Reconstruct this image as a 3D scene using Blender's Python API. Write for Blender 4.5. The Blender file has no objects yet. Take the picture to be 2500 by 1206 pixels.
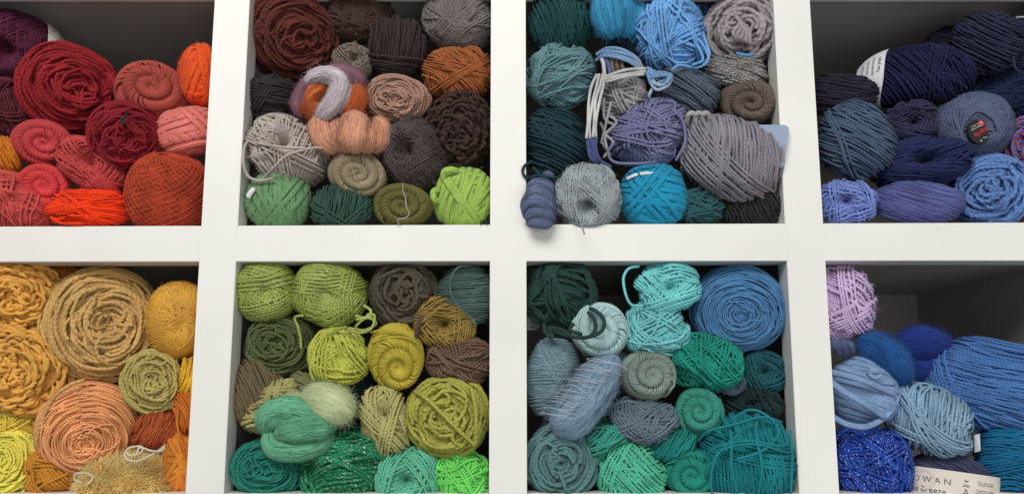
import bpy, math, random, time
import numpy as np
from mathutils import Vector, Matrix

# ------------------------------------------------------------------ camera
scene = bpy.context.scene
COL = scene.collection
FPX = 2132.0; PITCH = math.radians(9.5); CAMZ = 1.30
cam_d = bpy.data.cameras.new('camera'); cam = bpy.data.objects.new('camera', cam_d); COL.objects.link(cam)
cam_d.sensor_width = 36.0; cam_d.lens = 36.0 * FPX / 2500.0
cam_d.clip_start = 0.01; cam_d.clip_end = 50
cam.location = (0, -1.0, CAMZ); cam.rotation_euler = (math.pi/2 + PITCH, 0, 0)
scene.camera = cam
CP = np.array([0, -1.0, CAMZ]); FW = np.array([0, math.cos(PITCH), math.sin(PITCH)]); UPV = np.array([0, -math.sin(PITCH), math.cos(PITCH)])

# ------------------------------------------------------------------ light: soft room daylight from the front
world = bpy.data.worlds.new("World"); scene.world = world; world.use_nodes = True
bg = world.node_tree.nodes['Background']; bg.inputs[0].default_value = (0.97, 0.985, 1.0, 1); bg.inputs[1].default_value = 0.17
def area(name, loc, target, sx, sy, power, color):
    l = bpy.data.lights.new(name, 'AREA'); l.shape = 'RECTANGLE'; l.size = sx; l.size_y = sy; l.energy = power; l.color = color
    o = bpy.data.objects.new(name, l); COL.objects.link(o); o.location = loc
    o.rotation_euler = (Vector(target) - Vector(loc)).to_track_quat('-Z', 'Y').to_euler()
    return o
area('window_light', (-0.5, -2.2, 2.9), (0, 0, 1.35), 1.8, 1.0, 57, (1.0, 0.985, 0.955))
area('room_light', (0.9, -2.6, 1.0), (0, 0, 1.4), 2.4, 1.5, 24, (1.0, 0.985, 0.955))
scene.view_settings.view_transform = 'Standard'; scene.view_settings.look = 'None'
scene.view_settings.gamma = 1; scene.view_settings.exposure = 0.0
scene.cycles.max_bounces = 8; scene.cycles.diffuse_bounces = 4

# ------------------------------------------------------------------ helpers
def ray(u, v):
    x = (u - 1250) / FPX; y = (603 - v) / FPX
    r = FW + x * np.array([1.0, 0, 0]) + y * UPV
    return r
def at(u, v, Y):                      # point on the plane y=Y seen at photo position (u, v)
    r = ray(u, v); t = (Y - CP[1]) / r[1]
    return CP + r * t
def mpp(P): return float(np.dot(P - CP, FW)) / FPX      # metres per photo pixel there
def lin(c):
    c = np.array(c[:3], float) / 255.0
    return np.where(c <= 0.04045, c / 12.92, ((c + 0.055) / 1.055) ** 2.4)

def props(o, label=None, cat=None, group=None, kind=None):
    if label: o['label'] = label
    if cat: o['category'] = cat
    if group: o['group'] = group
    if kind: o['kind'] = kind
def empty(name, loc):
    o = bpy.data.objects.new(name, None); COL.objects.link(o); o.location = loc; o.empty_display_size = 0.01
    return o
def new_mesh(name, V, F, mats, parent=None, uv=None, smooth=True, origin=None, mi=None):
    """V (n,3) world positions, F (m,k) int array (all tris or all quads) or list of arrays; linked as ONE object"""
    V = np.asarray(V, float)
    Fl = F if isinstance(F, list) else [F]
    Fl = [np.asarray(f, np.int32) for f in Fl if len(f)]
    base = np.array(parent.location) if parent is not None and parent.type == 'EMPTY' else (np.zeros(3) if origin is None else np.array(origin))
    me = bpy.data.meshes.new(name)
    me.vertices.add(len(V)); me.vertices.foreach_set('co', (V - base).astype(np.float32).ravel())
    loops = np.concatenate([f.ravel() for f in Fl])
    cnt = np.concatenate([np.full(len(f), f.shape[1], np.int32) for f in Fl])
    me.loops.add(len(loops)); me.loops.foreach_set('vertex_index', loops)
    me.polygons.add(len(cnt)); st = np.zeros(len(cnt), np.int32); st[1:] = np.cumsum(cnt)[:-1]
    me.polygons.foreach_set('loop_start', st); me.polygons.foreach_set('loop_total', cnt)
    me.polygons.foreach_set('use_smooth', np.full(len(cnt), smooth))
    if mi is not None: me.polygons.foreach_set('material_index', np.asarray(mi, np.int32))
    if uv is not None:
        l = me.uv_layers.new(name='UVMap'); l.data.foreach_set('uv', np.asarray(uv, np.float32).ravel())
    me.update(calc_edges=True)
    for m in (mats if isinstance(mats, list) else [mats]): me.materials.append(m)
    o = bpy.data.objects.new(name, me); COL.objects.link(o)
    if parent is not None: o.parent = parent
    if parent is None and origin is not None: o.location = origin
    return o

# ------------------------------------------------------------------ materials
def nd(nt, t, **kw):
    n = nt.nodes.new(t)
    for k, v in kw.items(): setattr(n, k, v)
    return n
def mathn(nt, op, a, b=None, c=None):
    n = nd(nt, 'ShaderNodeMath', operation=op)
    for i, x in enumerate((a, b, c)):
        if x is None: continue
        if hasattr(x, 'links'): nt.links.new(x, n.inputs[i])
        else: n.inputs[i].default_value = x
    return n.outputs[0]
def dye(c):                          # dye colours measured a little too clean: grey them slightly
    c = np.array(c, float); g = c @ np.array([.3, .5, .2]); warm = c[0] > c[2] + 25 and c[0] >= c[1] - 8
    return np.clip((g + (c - g) * (1.04 if warm else 0.93)) * (0.93 if warm else 0.90), 0, 255)
def yarn_mat(name, col, r, col2=None, mix=0.5, cols=None, hscale=(0.25, 1.0), twist=1.0, plies=2.0, bump=1.0, fib=0.5,
             sheen=0.25, rough=0.85, sparkle=0.0, var=0.18, metallic=0.0):
    """yarn: a plied twist in relief running round the strand, fine fibres, slight dye variation"""
    col = dye(col); cols = [dye(x) for x in cols] if cols else cols; col2 = dye(col2) if col2 is not None else None
    m = bpy.data.materials.new(name); m.use_nodes = True; nt = m.node_tree; L = nt.links
    b = nt.nodes['Principled BSDF']; uvn = nd(nt, 'ShaderNodeUVMap'); uvn.uv_map = 'UVMap'
    sep = nd(nt, 'ShaderNodeSeparateXYZ'); L.new(uvn.outputs[0], sep.inputs[0])
    U, V = sep.outputs[0], sep.outputs[1]
    # twist
    ph = mathn(nt, 'ADD', mathn(nt, 'MULTIPLY', U, twist * 5.0), mathn(nt, 'MULTIPLY', V, plies * 6.2832))
    s = mathn(nt, 'SINE', ph); s2 = mathn(nt, 'ABSOLUTE', mathn(nt, 'SINE', mathn(nt, 'MULTIPLY', ph, 0.5)))
    # fibres, stretched along the strand
    cmb = nd(nt, 'ShaderNodeCombineXYZ'); L.new(mathn(nt, 'MULTIPLY', U, 1.1), cmb.inputs[0]); L.new(mathn(nt, 'MULTIPLY', mathn(nt, 'ADD', V, mathn(nt, 'MULTIPLY', U, 0.45 * twist)), 9.0), cmb.inputs[1])
    fn = nd(nt, 'ShaderNodeTexNoise'); fn.inputs['Scale'].default_value = 1.6; fn.inputs['Detail'].default_value = 2; L.new(cmb.outputs[0], fn.inputs['Vector'])
    hgt = mathn(nt, 'ADD', mathn(nt, 'MULTIPLY', s2, bump), mathn(nt, 'MULTIPLY', fn.outputs[0], fib))
    bm_ = nd(nt, 'ShaderNodeBump'); bm_.inputs['Strength'].default_value = 1.0; bm_.inputs['Distance'].default_value = r * 0.22
    L.new(hgt, bm_.inputs['Height']); L.new(bm_.outputs[0], b.inputs['Normal'])
    # colour
    tc = nd(nt, 'ShaderNodeTexCoord')
    n1 = nd(nt, 'ShaderNodeTexNoise'); n1.inputs['Scale'].default_value = 28; n1.inputs['Detail'].default_value = 3; L.new(tc.outputs['Object'], n1.inputs['Vector'])
    c = lin(col)
    if cols:                                   # variegated dye along the strand
        cm2 = nd(nt, 'ShaderNodeCombineXYZ'); L.new(mathn(nt, 'MULTIPLY', U, hscale[0]), cm2.inputs[0]); L.new(mathn(nt, 'MULTIPLY', V, hscale[1]), cm2.inputs[1])
        n2 = nd(nt, 'ShaderNodeTexNoise'); n2.inputs['Scale'].default_value = 1.0; n2.inputs['Detail'].default_value = 2; L.new(cm2.outputs[0], n2.inputs['Vector'])
        rp = nd(nt, 'ShaderNodeValToRGB'); L.new(n2.outputs[0], rp.inputs[0])
        els = rp.color_ramp.elements; k = len(cols)
        while len(els) < k: els.new(0.5)
        for i, cc in enumerate(cols):
            els[i].position = 0.30 + 0.40 * i / (k - 1); els[i].color = (*lin(cc), 1)
        base = rp.outputs[0]
    else:
        rgb = nd(nt, 'ShaderNodeRGB'); rgb.outputs[0].default_value = (*c, 1); base = rgb.outputs[0]
    if col2 is not None:                       # heather / tweed flecks
        cm3 = nd(nt, 'ShaderNodeCombineXYZ'); L.new(mathn(nt, 'MULTIPLY', U, 0.9), cm3.inputs[0]); L.new(mathn(nt, 'MULTIPLY', V, 5.0), cm3.inputs[1]); 
        n3 = nd(nt, 'ShaderNodeTexNoise'); n3.inputs['Scale'].default_value = 1.3; n3.inputs['Detail'].default_value = 3; L.new(cm3.outputs[0], n3.inputs['Vector'])
        mr = nd(nt, 'ShaderNodeMapRange'); mr.inputs[1].default_value = 0.62 - 0.25 * mix; mr.inputs[2].default_value = 0.74 - 0.25 * mix; L.new(n3.outputs[0], mr.inputs[0])
        mx = nd(nt, 'ShaderNodeMix', data_type='RGBA'); L.new(mr.outputs[0], mx.inputs[0]); L.new(base, mx.inputs[6]); mx.inputs[7].default_value = (*lin(col2), 1)
        base = mx.outputs[2]
    mr = nd(nt, 'ShaderNodeMapRange'); mr.inputs[1].default_value = 0.3; mr.inputs[2].default_value = 0.7; mr.inputs[3].default_value = 1 - var; mr.inputs[4].default_value = 1 + var
    L.new(n1.outputs[0], mr.inputs[0])
    fr = nd(nt, 'ShaderNodeMapRange'); fr.inputs[1].default_value = 0.3; fr.inputs[2].default_value = 0.7; fr.inputs[3].default_value = 0.82; fr.inputs[4].default_value = 1.2
    L.new(fn.outputs[0], fr.inputs[0])
    vm = nd(nt, 'ShaderNodeVectorMath', operation='SCALE'); L.new(base, vm.inputs[0]); L.new(mathn(nt, 'MULTIPLY', mr.outputs[0], fr.outputs[0]), vm.inputs['Scale'])
    base = vm.outputs[0]
    if sparkle > 0:
        cm4 = nd(nt, 'ShaderNodeCombineXYZ'); L.new(mathn(nt, 'MULTIPLY', U, 0.55), cm4.inputs[0]); L.new(mathn(nt, 'MULTIPLY', mathn(nt, 'ADD', V, mathn(nt, 'MULTIPLY', U, 0.3)), 8.0), cm4.inputs[1])
        vo = nd(nt, 'ShaderNodeTexNoise'); vo.inputs['Scale'].default_value = 1.7; vo.inputs['Detail'].default_value = 0; L.new(cm4.outputs[0], vo.inputs['Vector'])
        gt = mathn(nt, 'GREATER_THAN', vo.outputs[0], 0.76 - 0.16 * sparkle)
        mx = nd(nt, 'ShaderNodeMix', data_type='RGBA'); L.new(gt, mx.inputs[0]); L.new(base, mx.inputs[6]); mx.inputs[7].default_value = (*(lin(col) * 0.4 + 0.5), 1)
        base = mx.outputs[2]
        L.new(mathn(nt, 'MULTIPLY', gt, 0.6), b.inputs['Metallic'])
        L.new(mathn(nt, 'SUBTRACT', rough, mathn(nt, 'MULTIPLY', gt, 0.5)), b.inputs['Roughness'])
    else: b.inputs['Roughness'].default_value = rough
    L.new(base, b.inputs['Base Color'])
    b.inputs['Specular IOR Level'].default_value = 0.25 if rough > 0.6 else 0.6
    b.inputs['Sheen Weight'].default_value = sheen; b.inputs['Sheen Roughness'].default_value = 0.5
    b.inputs['Sheen Tint'].default_value = (*np.clip(c * 0.5 + 0.25, 0, 1), 1)
    return m
def plain_mat(name, col, rough=0.7, noise=0.0, nscale=20, bump=0.0, bscale=200, spec=0.4):
    m = bpy.data.materials.new(name); m.use_nodes = True; nt = m.node_tree; L = nt.links; b = nt.nodes['Principled BSDF']
    b.inputs['Roughness'].default_value = rough; b.inputs['Specular IOR Level'].default_value = spec
    tc = nd(nt, 'ShaderNodeTexCoord'); n1 = nd(nt, 'ShaderNodeTexNoise'); n1.inputs['Scale'].default_value = nscale; n1.inputs['Detail'].default_value = 4
    L.new(tc.outputs['Object'], n1.inputs['Vector'])
    mr = nd(nt, 'ShaderNodeMapRange'); mr.inputs[1].default_value = 0.3; mr.inputs[2].default_value = 0.7; mr.inputs[3].default_value = 1 - noise; mr.inputs[4].default_value = 1 + noise * 0.4
    L.new(n1.outputs[0], mr.inputs[0])
    vm = nd(nt, 'ShaderNodeVectorMath', operation='SCALE'); vm.inputs[0].default_value = tuple(lin(col)); L.new(mr.outputs[0], vm.inputs['Scale']); L.new(vm.outputs[0], b.inputs['Base Color'])
    if bump:
        n2 = nd(nt, 'ShaderNodeTexNoise'); n2.inputs['Scale'].default_value = bscale; n2.inputs['Detail'].default_value = 4; L.new(tc.outputs['Object'], n2.inputs['Vector'])
        bp = nd(nt, 'ShaderNodeBump'); bp.inputs['Distance'].default_value = bump; L.new(n2.outputs[0], bp.inputs['Height']); L.new(bp.outputs[0], b.inputs['Normal'])
    return m

# ------------------------------------------------------------------ tubes
class Geo:
    """collects tubes / strips / faces for one mesh"""
    def __init__(s): s.V = []; s.Q = []; s.UV = []; s.n = 0; s.T = []; s.TUV = []
    def tube(s, P, N, r, sides=6, flat=None, u0=0.0, d=None, close_ends=True):
        """P (n,3) points, N (n,3) outward normals; flat=(half width, half thickness)"""
        n = len(P)
        if n < 2: return
        T = np.gradient(P, axis=0); T /= np.linalg.norm(T, axis=1)[:, None] + 1e-12
        B = np.cross(T, N); B /= np.linalg.norm(B, axis=1)[:, None] + 1e-12
        Nn = np.cross(B, T)
        a = np.arange(sides) * 2 * np.pi / sides
        rw, rt = (r, r) if flat is None else flat
        rw = np.broadcast_to(np.asarray(rw, float), (n,)); rt = np.broadcast_to(np.asarray(rt, float), (n,))
        ring = P[:, None, :] + B[:, None, :] * (np.cos(a)[None, :, None] * rw[:, None, None]) + Nn[:, None, :] * (np.sin(a)[None, :, None] * rt[:, None, None])
        seg = np.linalg.norm(np.diff(P, axis=0), axis=1); dd = d or 2 * float(np.mean(rw))
        u = u0 + np.concatenate([[0], np.cumsum(seg)]) / dd
        i = np.arange(n - 1)[:, None] * sides; j = np.arange(sides)[None, :]; j2 = (j + 1) % sides
        q = np.stack([i + j, i + j2, i + sides + j2, i + sides + j], -1).reshape(-1, 4) + s.n
        ua = np.broadcast_to(u[:-1, None], (n - 1, sides)); ub = np.broadcast_to(u[1:, None], (n - 1, sides))
        va = np.broadcast_to((j / sides), (n - 1, sides)); vb = va + 1.0 / sides
        uv = np.stack([ua, va, ua, vb, ub, vb, ub, va], -1).reshape(-1, 4, 2)
        s.V.append(ring.reshape(-1, 3)); s.Q.append(q); s.UV.append(uv); s.n += n * sides
        if close_ends:
            tip = np.stack([P[0] - T[0] * rw[0] * 0.5, P[-1] + T[-1] * rw[-1] * 0.5]); s.V.append(tip)
            k0 = s.n; s.n += 2
            jj = np.arange(sides); b0 = q[0, 0]; bl = b0 + (n - 1) * sides
            t1 = np.stack([np.full(sides, k0), b0 + (jj + 1) % sides, b0 + jj], -1); t2 = np.stack([np.full(sides, k0 + 1), bl + jj, bl + (jj + 1) % sides], -1)
            s.T += [t1, t2]; s.TUV += [np.tile([[u[0], 0.5]], (sides * 3, 1)), np.tile([[u[-1], 0.5]], (sides * 3, 1))]
    def hairs(s, P0, D1, D2, L, w, segs=3, view=None):
        """many thin curved ribbons at once: start P0 (m,3), first direction D1, bending to D2, length L (m,)"""
        m = len(P0)
        if m == 0: return
        t = np.linspace(0, 1, segs + 1)
        C = P0[:, None, :] + L[:, None, None] * (D1[:, None, :] * t[None, :, None] + (D2 - D1)[:, None, :] * (t[None, :, None] ** 2) * 0.6)
        vw = np.array([0, 1.0, 0]) if view is None else view
        T = C[:, -1] - C[:, 0]; S = np.cross(T, vw); S /= np.linalg.norm(S, axis=1)[:, None] + 1e-9
        ww = w * (1 - 0.7 * t)
        A = C + S[:, None, :] * ww[None, :, None]; Bv = C - S[:, None, :] * ww[None, :, None]
        VV = np.stack([A, Bv], 2).reshape(-1, 3)
        i = np.arange(m)[:, None] * (segs + 1) * 2 + np.arange(segs)[None, :] * 2
        q = np.stack([i, i + 1, i + 3, i + 2], -1).reshape(-1, 4) + s.n
        u = np.random.rand(m)[:, None] * 20 + np.zeros((m, segs)); z = np.full_like(u, 0.25)
        uv = np.stack([u, z, u, z, u, z, u, z], -1).reshape(-1, 4, 2)
        s.V.append(VV); s.Q.append(q); s.UV.append(uv); s.n += len(VV)
    def grid(s, P, uvs, closed_v=False):
        """P (a,b,3) sheet, uvs (a,b,2)"""
        a, b = P.shape[:2]
        i = np.arange(a - 1)[:, None] * b; j = np.arange(b if closed_v else b - 1)[None, :]; j2 = (j + 1) % b
        q = np.stack([i + j, i + j2, i + b + j2, i + b + j], -1).reshape(-1, 4) + s.n
        U = uvs.reshape(-1, 2); ql = q - s.n
        s.V.append(P.reshape(-1, 3)); s.Q.append(q); s.UV.append(U[ql]); s.n += a * b
    def build(s, name, mat, parent=None, **kw):
        if not s.V: return None
        V = np.concatenate(s.V); F = [np.concatenate(s.Q)]; uv = [np.concatenate(s.UV).reshape(-1, 2)]
        if s.T: F.append(np.concatenate(s.T)); uv.append(np.concatenate(s.TUV))
        return new_mesh(name, V, F, mat, parent, uv=np.concatenate(uv), **kw)

def unit(v): v = np.asarray(v, float); return v / (np.linalg.norm(v) + 1e-12)
def frame_of(a):
    a = unit(a); h = np.array([0, 0, 1.0]) if abs(a[2]) < 0.9 else np.array([1.0, 0, 0])
    e1 = unit(np.cross(h, a)); return a, e1, np.cross(a, e1)

# ------------------------------------------------------------------ winding simulation
class Winder:
    """Lays strands on a round body one after the other; each rests on what lies below it (a height map over
    directions), so crossings pile up and sag the way wound yarn does."""
    def __init__(s, R, r, flat, rng, layers=2.4):
        s.R, s.r, s.rng = R, r, rng
        s.rw = flat[0] if flat else r; s.rt = flat[1] if flat else r
        s.N = int(np.clip((math.pi / 2) / (min(s.rw, 2.2 * r) * 0.55 / R), 28, 110))
        s.step = (math.pi / 2) / s.N * 0.9
        s.R0 = R - 2 * s.rt * layers; s.lvl = 0.0; s.soft = 2.2; s.cap = R - s.rt * 0.8
        s.H = np.full(6 * s.N * s.N, s.R0); s.S = []
        k = max(2, int(math.ceil(s.rw / R / ((math.pi / 2) / s.N))))
        s.off = np.linspace(-1, 1, 2 * k + 1) * s.rw / R
        q = np.clip(1 - (s.off * R / s.rw) ** 2, 0, 1)
        s.prof = s.rt * np.sqrt(q)
        inn = np.abs(s.off) * R < s.rw * 0.66; s.offc = s.off[inn]; s.profc = s.prof[inn]
        sto = np.abs(s.off) * R < s.rw * 0.86; s.offs = s.off[sto]; s.profs = s.prof[sto]
    def level(s):                          # fixed-height strands start from what has been wound so far
        s.lvl = float(np.percentile(s.H, 70)) - s.cap + s.rt * 0.9
    def settle(s):
        """press the winding down: heights keep their order, high piles are squeezed"""
        K = 260; i = np.arange(K) + 0.5; z = 1 - 2 * i / K; ph = i * 2.399963; q = np.sqrt(1 - z * z)
        Fb = np.stack([q * np.cos(ph), q * np.sin(ph), z], 1); sg = max(0.26, 3.2 * 2 * s.rw / s.R); kap = 1 / sg ** 2
        rs = np.random.default_rng(1); C = rs.normal(size=(5000, 3)); C /= np.linalg.norm(C, axis=1)[:, None]; Hc = s.H[s.cell(C)]
        Wt = np.exp(kap * (Fb @ C.T - 1)); mean = (Wt @ Hc) / Wt.sum(1)
        w = s.soft * s.rt; f = s.R - s.rt; out = []
        for D, c, p in s.S:
            st = max(1, len(D) // 40); Ds = D[::st]; Wd = np.exp(kap * 1.5 * (Ds @ Fb.T - 1)); m = (Wd @ mean) / Wd.sum(1)
            m = np.interp(np.arange(len(D)), np.arange(0, len(D), st), m)
            x = c - (m - 0.6 * s.rt); out.append((D, c, f + w * np.tanh(x / w), p))
        s.S = out
    def cell(s, d):
        a = np.abs(d); ax = np.argmax(a, -1)
        m = np.take_along_axis(a, ax[..., None], -1)[..., 0]; sg = np.take_along_axis(d, ax[..., None], -1)[..., 0] > 0
        i1 = (ax + 1) % 3; i2 = (ax + 2) % 3
        u = np.arctan(np.take_along_axis(d, i1[..., None], -1)[..., 0] / m) * (2 / math.pi) + 0.5
        v = np.arctan(np.take_along_axis(d, i2[..., None], -1)[..., 0] / m) * (2 / math.pi) + 0.5
        N = s.N
        return (ax * 2 + sg) * N * N + np.clip((u * N).astype(int), 0, N - 1) * N + np.clip((v * N).astype(int), 0, N - 1)
    def lay(s, D, part=0, lift=0.0, fixed=None, flatk=None):
        n = len(D)
        if n < 4: return
        T = np.gradient(D, axis=0); B = np.cross(T, D); B /= np.linalg.norm(B, axis=1)[:, None] + 1e-9
        O = D[:, None, :] + B[:, None, :] * s.offs[None, :, None]; O /= np.linalg.norm(O, axis=2)[..., None]
        idx = s.cell(O)
        if fixed is None:
            O2 = D[:, None, :] + B[:, None, :] * s.offc[None, :, None]; O2 /= np.linalg.norm(O2, axis=2)[..., None]
            c = (s.H[s.cell(O2)] + s.profc[None, :] * 0.80).max(1)
            w = max(1, int(0.7 * s.rw / s.R / s.step)) 
            pad = np.pad(c, w, mode='edge'); c2 = np.max(np.stack([pad[i:i + n] for i in range(2 * w + 1)]), 0)
            w2 = 2 * w + 1; pad = np.pad(c2, w2, mode='edge'); ker = np.hanning(2 * w2 + 3)[1:-1]; ker /= ker.sum()
            c = np.convolve(pad, ker, 'valid')[:n] if len(ker) == 2 * w2 + 1 else c2
            c = c + lift * s.rt
        else: c = fixed + s.lvl
        np.maximum.at(s.H, idx.ravel(), (c[:, None] + s.profs[None, :] * 0.9).ravel())
        s.S.append((D, c, part))
    # --- curve families (all in the local frame: x right, y away from the viewer, z up)
    def circle(s, n, o, ph=0, span=2 * math.pi):
        n, e1, e2 = frame_of(n); o = np.clip(o, -0.985, 0.985); rr = math.sqrt(1 - o * o)
        m = max(8, int(span * rr / s.step)); t = ph + np.linspace(0, span, m)
        D = n * o + rr * (np.cos(t)[:, None] * e1 + np.sin(t)[:, None] * e2)
        return D
    def wob(s, D, amp):
        if amp <= 0: return D
        k = s.rng.normal(size=(3, 3)) * 2.2; p = s.rng.uniform(0, 6.28, (3,))
        W = np.sin(D @ k + p) * amp; E = D + W; return E / np.linalg.norm(E, axis=1)[:, None]
    def band(s, n, m, o0=0.0, sp=1.0, part=0, jit=0.09, wob=0.03, lift=0.0, order=1):
        d = 2 * s.rw / s.R * sp * 0.93
        n = unit(n)
        k = s.rng.normal(size=(3, 3)) * 1.8; p = s.rng.uniform(0, 6.28, (3,)); ph = s.rng.uniform(0, 6.28)
        for i in range(m):
            o = o0 + (i - (m - 1) / 2) * d * order + s.rng.normal() * d * jit
            if abs(o) > 0.97: continue
            nn = unit(n + s.rng.normal(size=3) * d * 0.22)
            D = s.circle(nn, o, ph)
            W = np.sin(D @ k + p) * wob; D = D + W; D /= np.linalg.norm(D, axis=1)[:, None]
            s.lay(D, part, lift)
    def coil(s, axis, th0, th1, sp=1.0, wob=0.6, part=0, hand=1, every=1.0, noise=0.02):
        a, e1, e2 = frame_of(axis); d = 2 * s.rw / s.R * sp; th = th0; ph = s.rng.uniform(0, 6.28)
        while (th < th1) if th1 > th0 else (th > th1):
            span = 2 * math.pi * every; m = max(12, int(span * max(0.15, math.sin(th)) / s.step)); t = np.linspace(0, span, m)
            dirn = 1 if th1 > th0 else -1
            A = d * wob * s.rng.uniform(0.3, 1.2); p1 = s.rng.uniform(0, 6.28); p2 = s.rng.uniform(0, 6.28)
            q = th + dirn * d * t / (2 * math.pi) + A * np.sin(t + p1) + A * 0.5 * np.sin(2 * t + p2) + A * 0.25 * np.sin(5 * t + p2)
            q = np.abs(q); f = ph + hand * t
            D = np.cos(q)[:, None] * a + np.sin(q)[:, None] * (np.cos(f)[:, None] * e1 + np.sin(f)[:, None] * e2)
            s.lay(s.wob(D, noise), part); th += dirn * d * every; ph += span * hand
    def swirl(s, axis, pitch, th1, beta, hand=1, groove=3.6, part=0):
        """spiral roll at the end of a pull skein: strands cross the rolled rib, dipping into the groove on both sides"""
        a, e1, e2 = frame_of(axis); d = 2 * s.rw / s.R; f0 = 0.9
        s.level(); base = s.cap + s.rt * 1.3; f = f0; Ph0 = s.rng.uniform(0, 6.28)
        tot = th1 / pitch * 2 * math.pi
        while f < tot:
            th = pitch * f / (2 * math.pi); beta = math.radians(80) - 0.72 * min(th, 1.1)
            sweep = pitch / math.tan(beta) / max(0.22, math.sin(th + pitch / 2))
            sweep = min(sweep, 1.9)
            m = max(8, int(math.hypot(pitch, sweep * math.sin(th + pitch * .5)) / s.step * 1.3)); q = np.linspace(-0.06, 1.06, m)
            F = f + sweep * q + s.rng.normal() * 0.02; TH = pitch * F / (2 * math.pi) + pitch * (q - 0.5) * 1.02
            TH = np.abs(TH)
            A = 0.42 * pitch * s.R + 1.8 * s.rt
            hh = base - A * np.clip(np.abs(2 * q - 1), 0, 1.1) ** 4.0 - A * 0.7 * math.exp(-(th / 0.22) ** 2)
            FF = Ph0 + hand * F
            D = np.cos(TH)[:, None] * a + np.sin(TH)[:, None] * (np.cos(FF)[:, None] * e1 + np.sin(FF)[:, None] * e2)
            s.lay(D, part, fixed=hh * np.ones(m))
            f += max(d / math.sin(beta) / max(0.16, math.sin(th + pitch * 0.3)) * (0.98 - 0.36 * min(th, 1)), 0.02)
        return Ph0
    def slant(s, axis, th0, th1, sweep, hand=1, part=0, sp=1.0, sub=1.0, thmid=None):
        """strands leaving the rolled end and running round the side at a slant"""
        a, e1, e2 = frame_of(axis); d = 2 * s.rw / s.R * sp; s.level()
        thm = min(th1, 1.3); L = math.hypot(thm - th0, sweep * math.sin((th0 + thm) / 2)); sinb = (thm - th0) / L
        nn = int(2 * math.pi * math.sin((th0 + thm) / 2) * sinb / d * sub) + 3
        order = np.arange(nn)
        for i in order:
            f = 2 * math.pi * i / nn + s.rng.normal() * 0.02
            m = max(10, int(L * (th1 - th0) / (thm - th0) / s.step)); q = np.linspace(0, 1, m)
            TH = th0 + (th1 - th0) * q ** 1.15 + s.rng.normal() * 0.02; FF = f + hand * sweep * (th1 - th0) / (thm - th0) * q
            D = np.cos(TH)[:, None] * a + np.sin(TH)[:, None] * (np.cos(FF)[:, None] * e1 + np.sin(FF)[:, None] * e2)
            dip = np.exp(-q / 0.10) * s.rt * 1.6
            s.lay(D, part, fixed=s.cap - s.rt * 0.3 - dip + 0.3 * s.rt * math.sin(i * 2.4))
    def cross(s, axis, n, amp=1.05, turns=0.5, part=0, prec=None):
        """cross-wound cone: the strand runs up and down while it goes round"""
        a, e1, e2 = frame_of(axis)
        for i in range(n):
            f0 = (i * 0.6180339 * 2 * math.pi) if prec is None else i * prec
            for up in (1, -1):
                L = math.hypot(2 * amp, turns * 2 * math.pi); m = int(L / s.step); q = np.linspace(-1, 1, m)
                z = np.sin(q * amp) * up; F = f0 + q * turns * math.pi + s.rng.normal() * 0.01
                rr = np.sqrt(1 - z * z)
                D = a * z[:, None] + rr[:, None] * (np.cos(F)[:, None] * e1 + np.sin(F)[:, None] * e2)
                s.lay(D, part)

GROUP = 'yarn stored in the white shelf cubbies'
MAX_CULL = 0.10
def icosphere_dirs(sub):
    import bmesh
    b = bmesh.new(); bmesh.ops.create_icosphere(b, subdivisions=sub, radius=1.0)
    b.verts.ensure_lookup_table(); V = np.array([v.co[:] for v in b.verts]); F = np.array([[v.index for v in f.verts] for f in b.faces]); b.free()
    return V, F
ICO = {k: icosphere_dirs(k) for k in (3, 4)}

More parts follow.
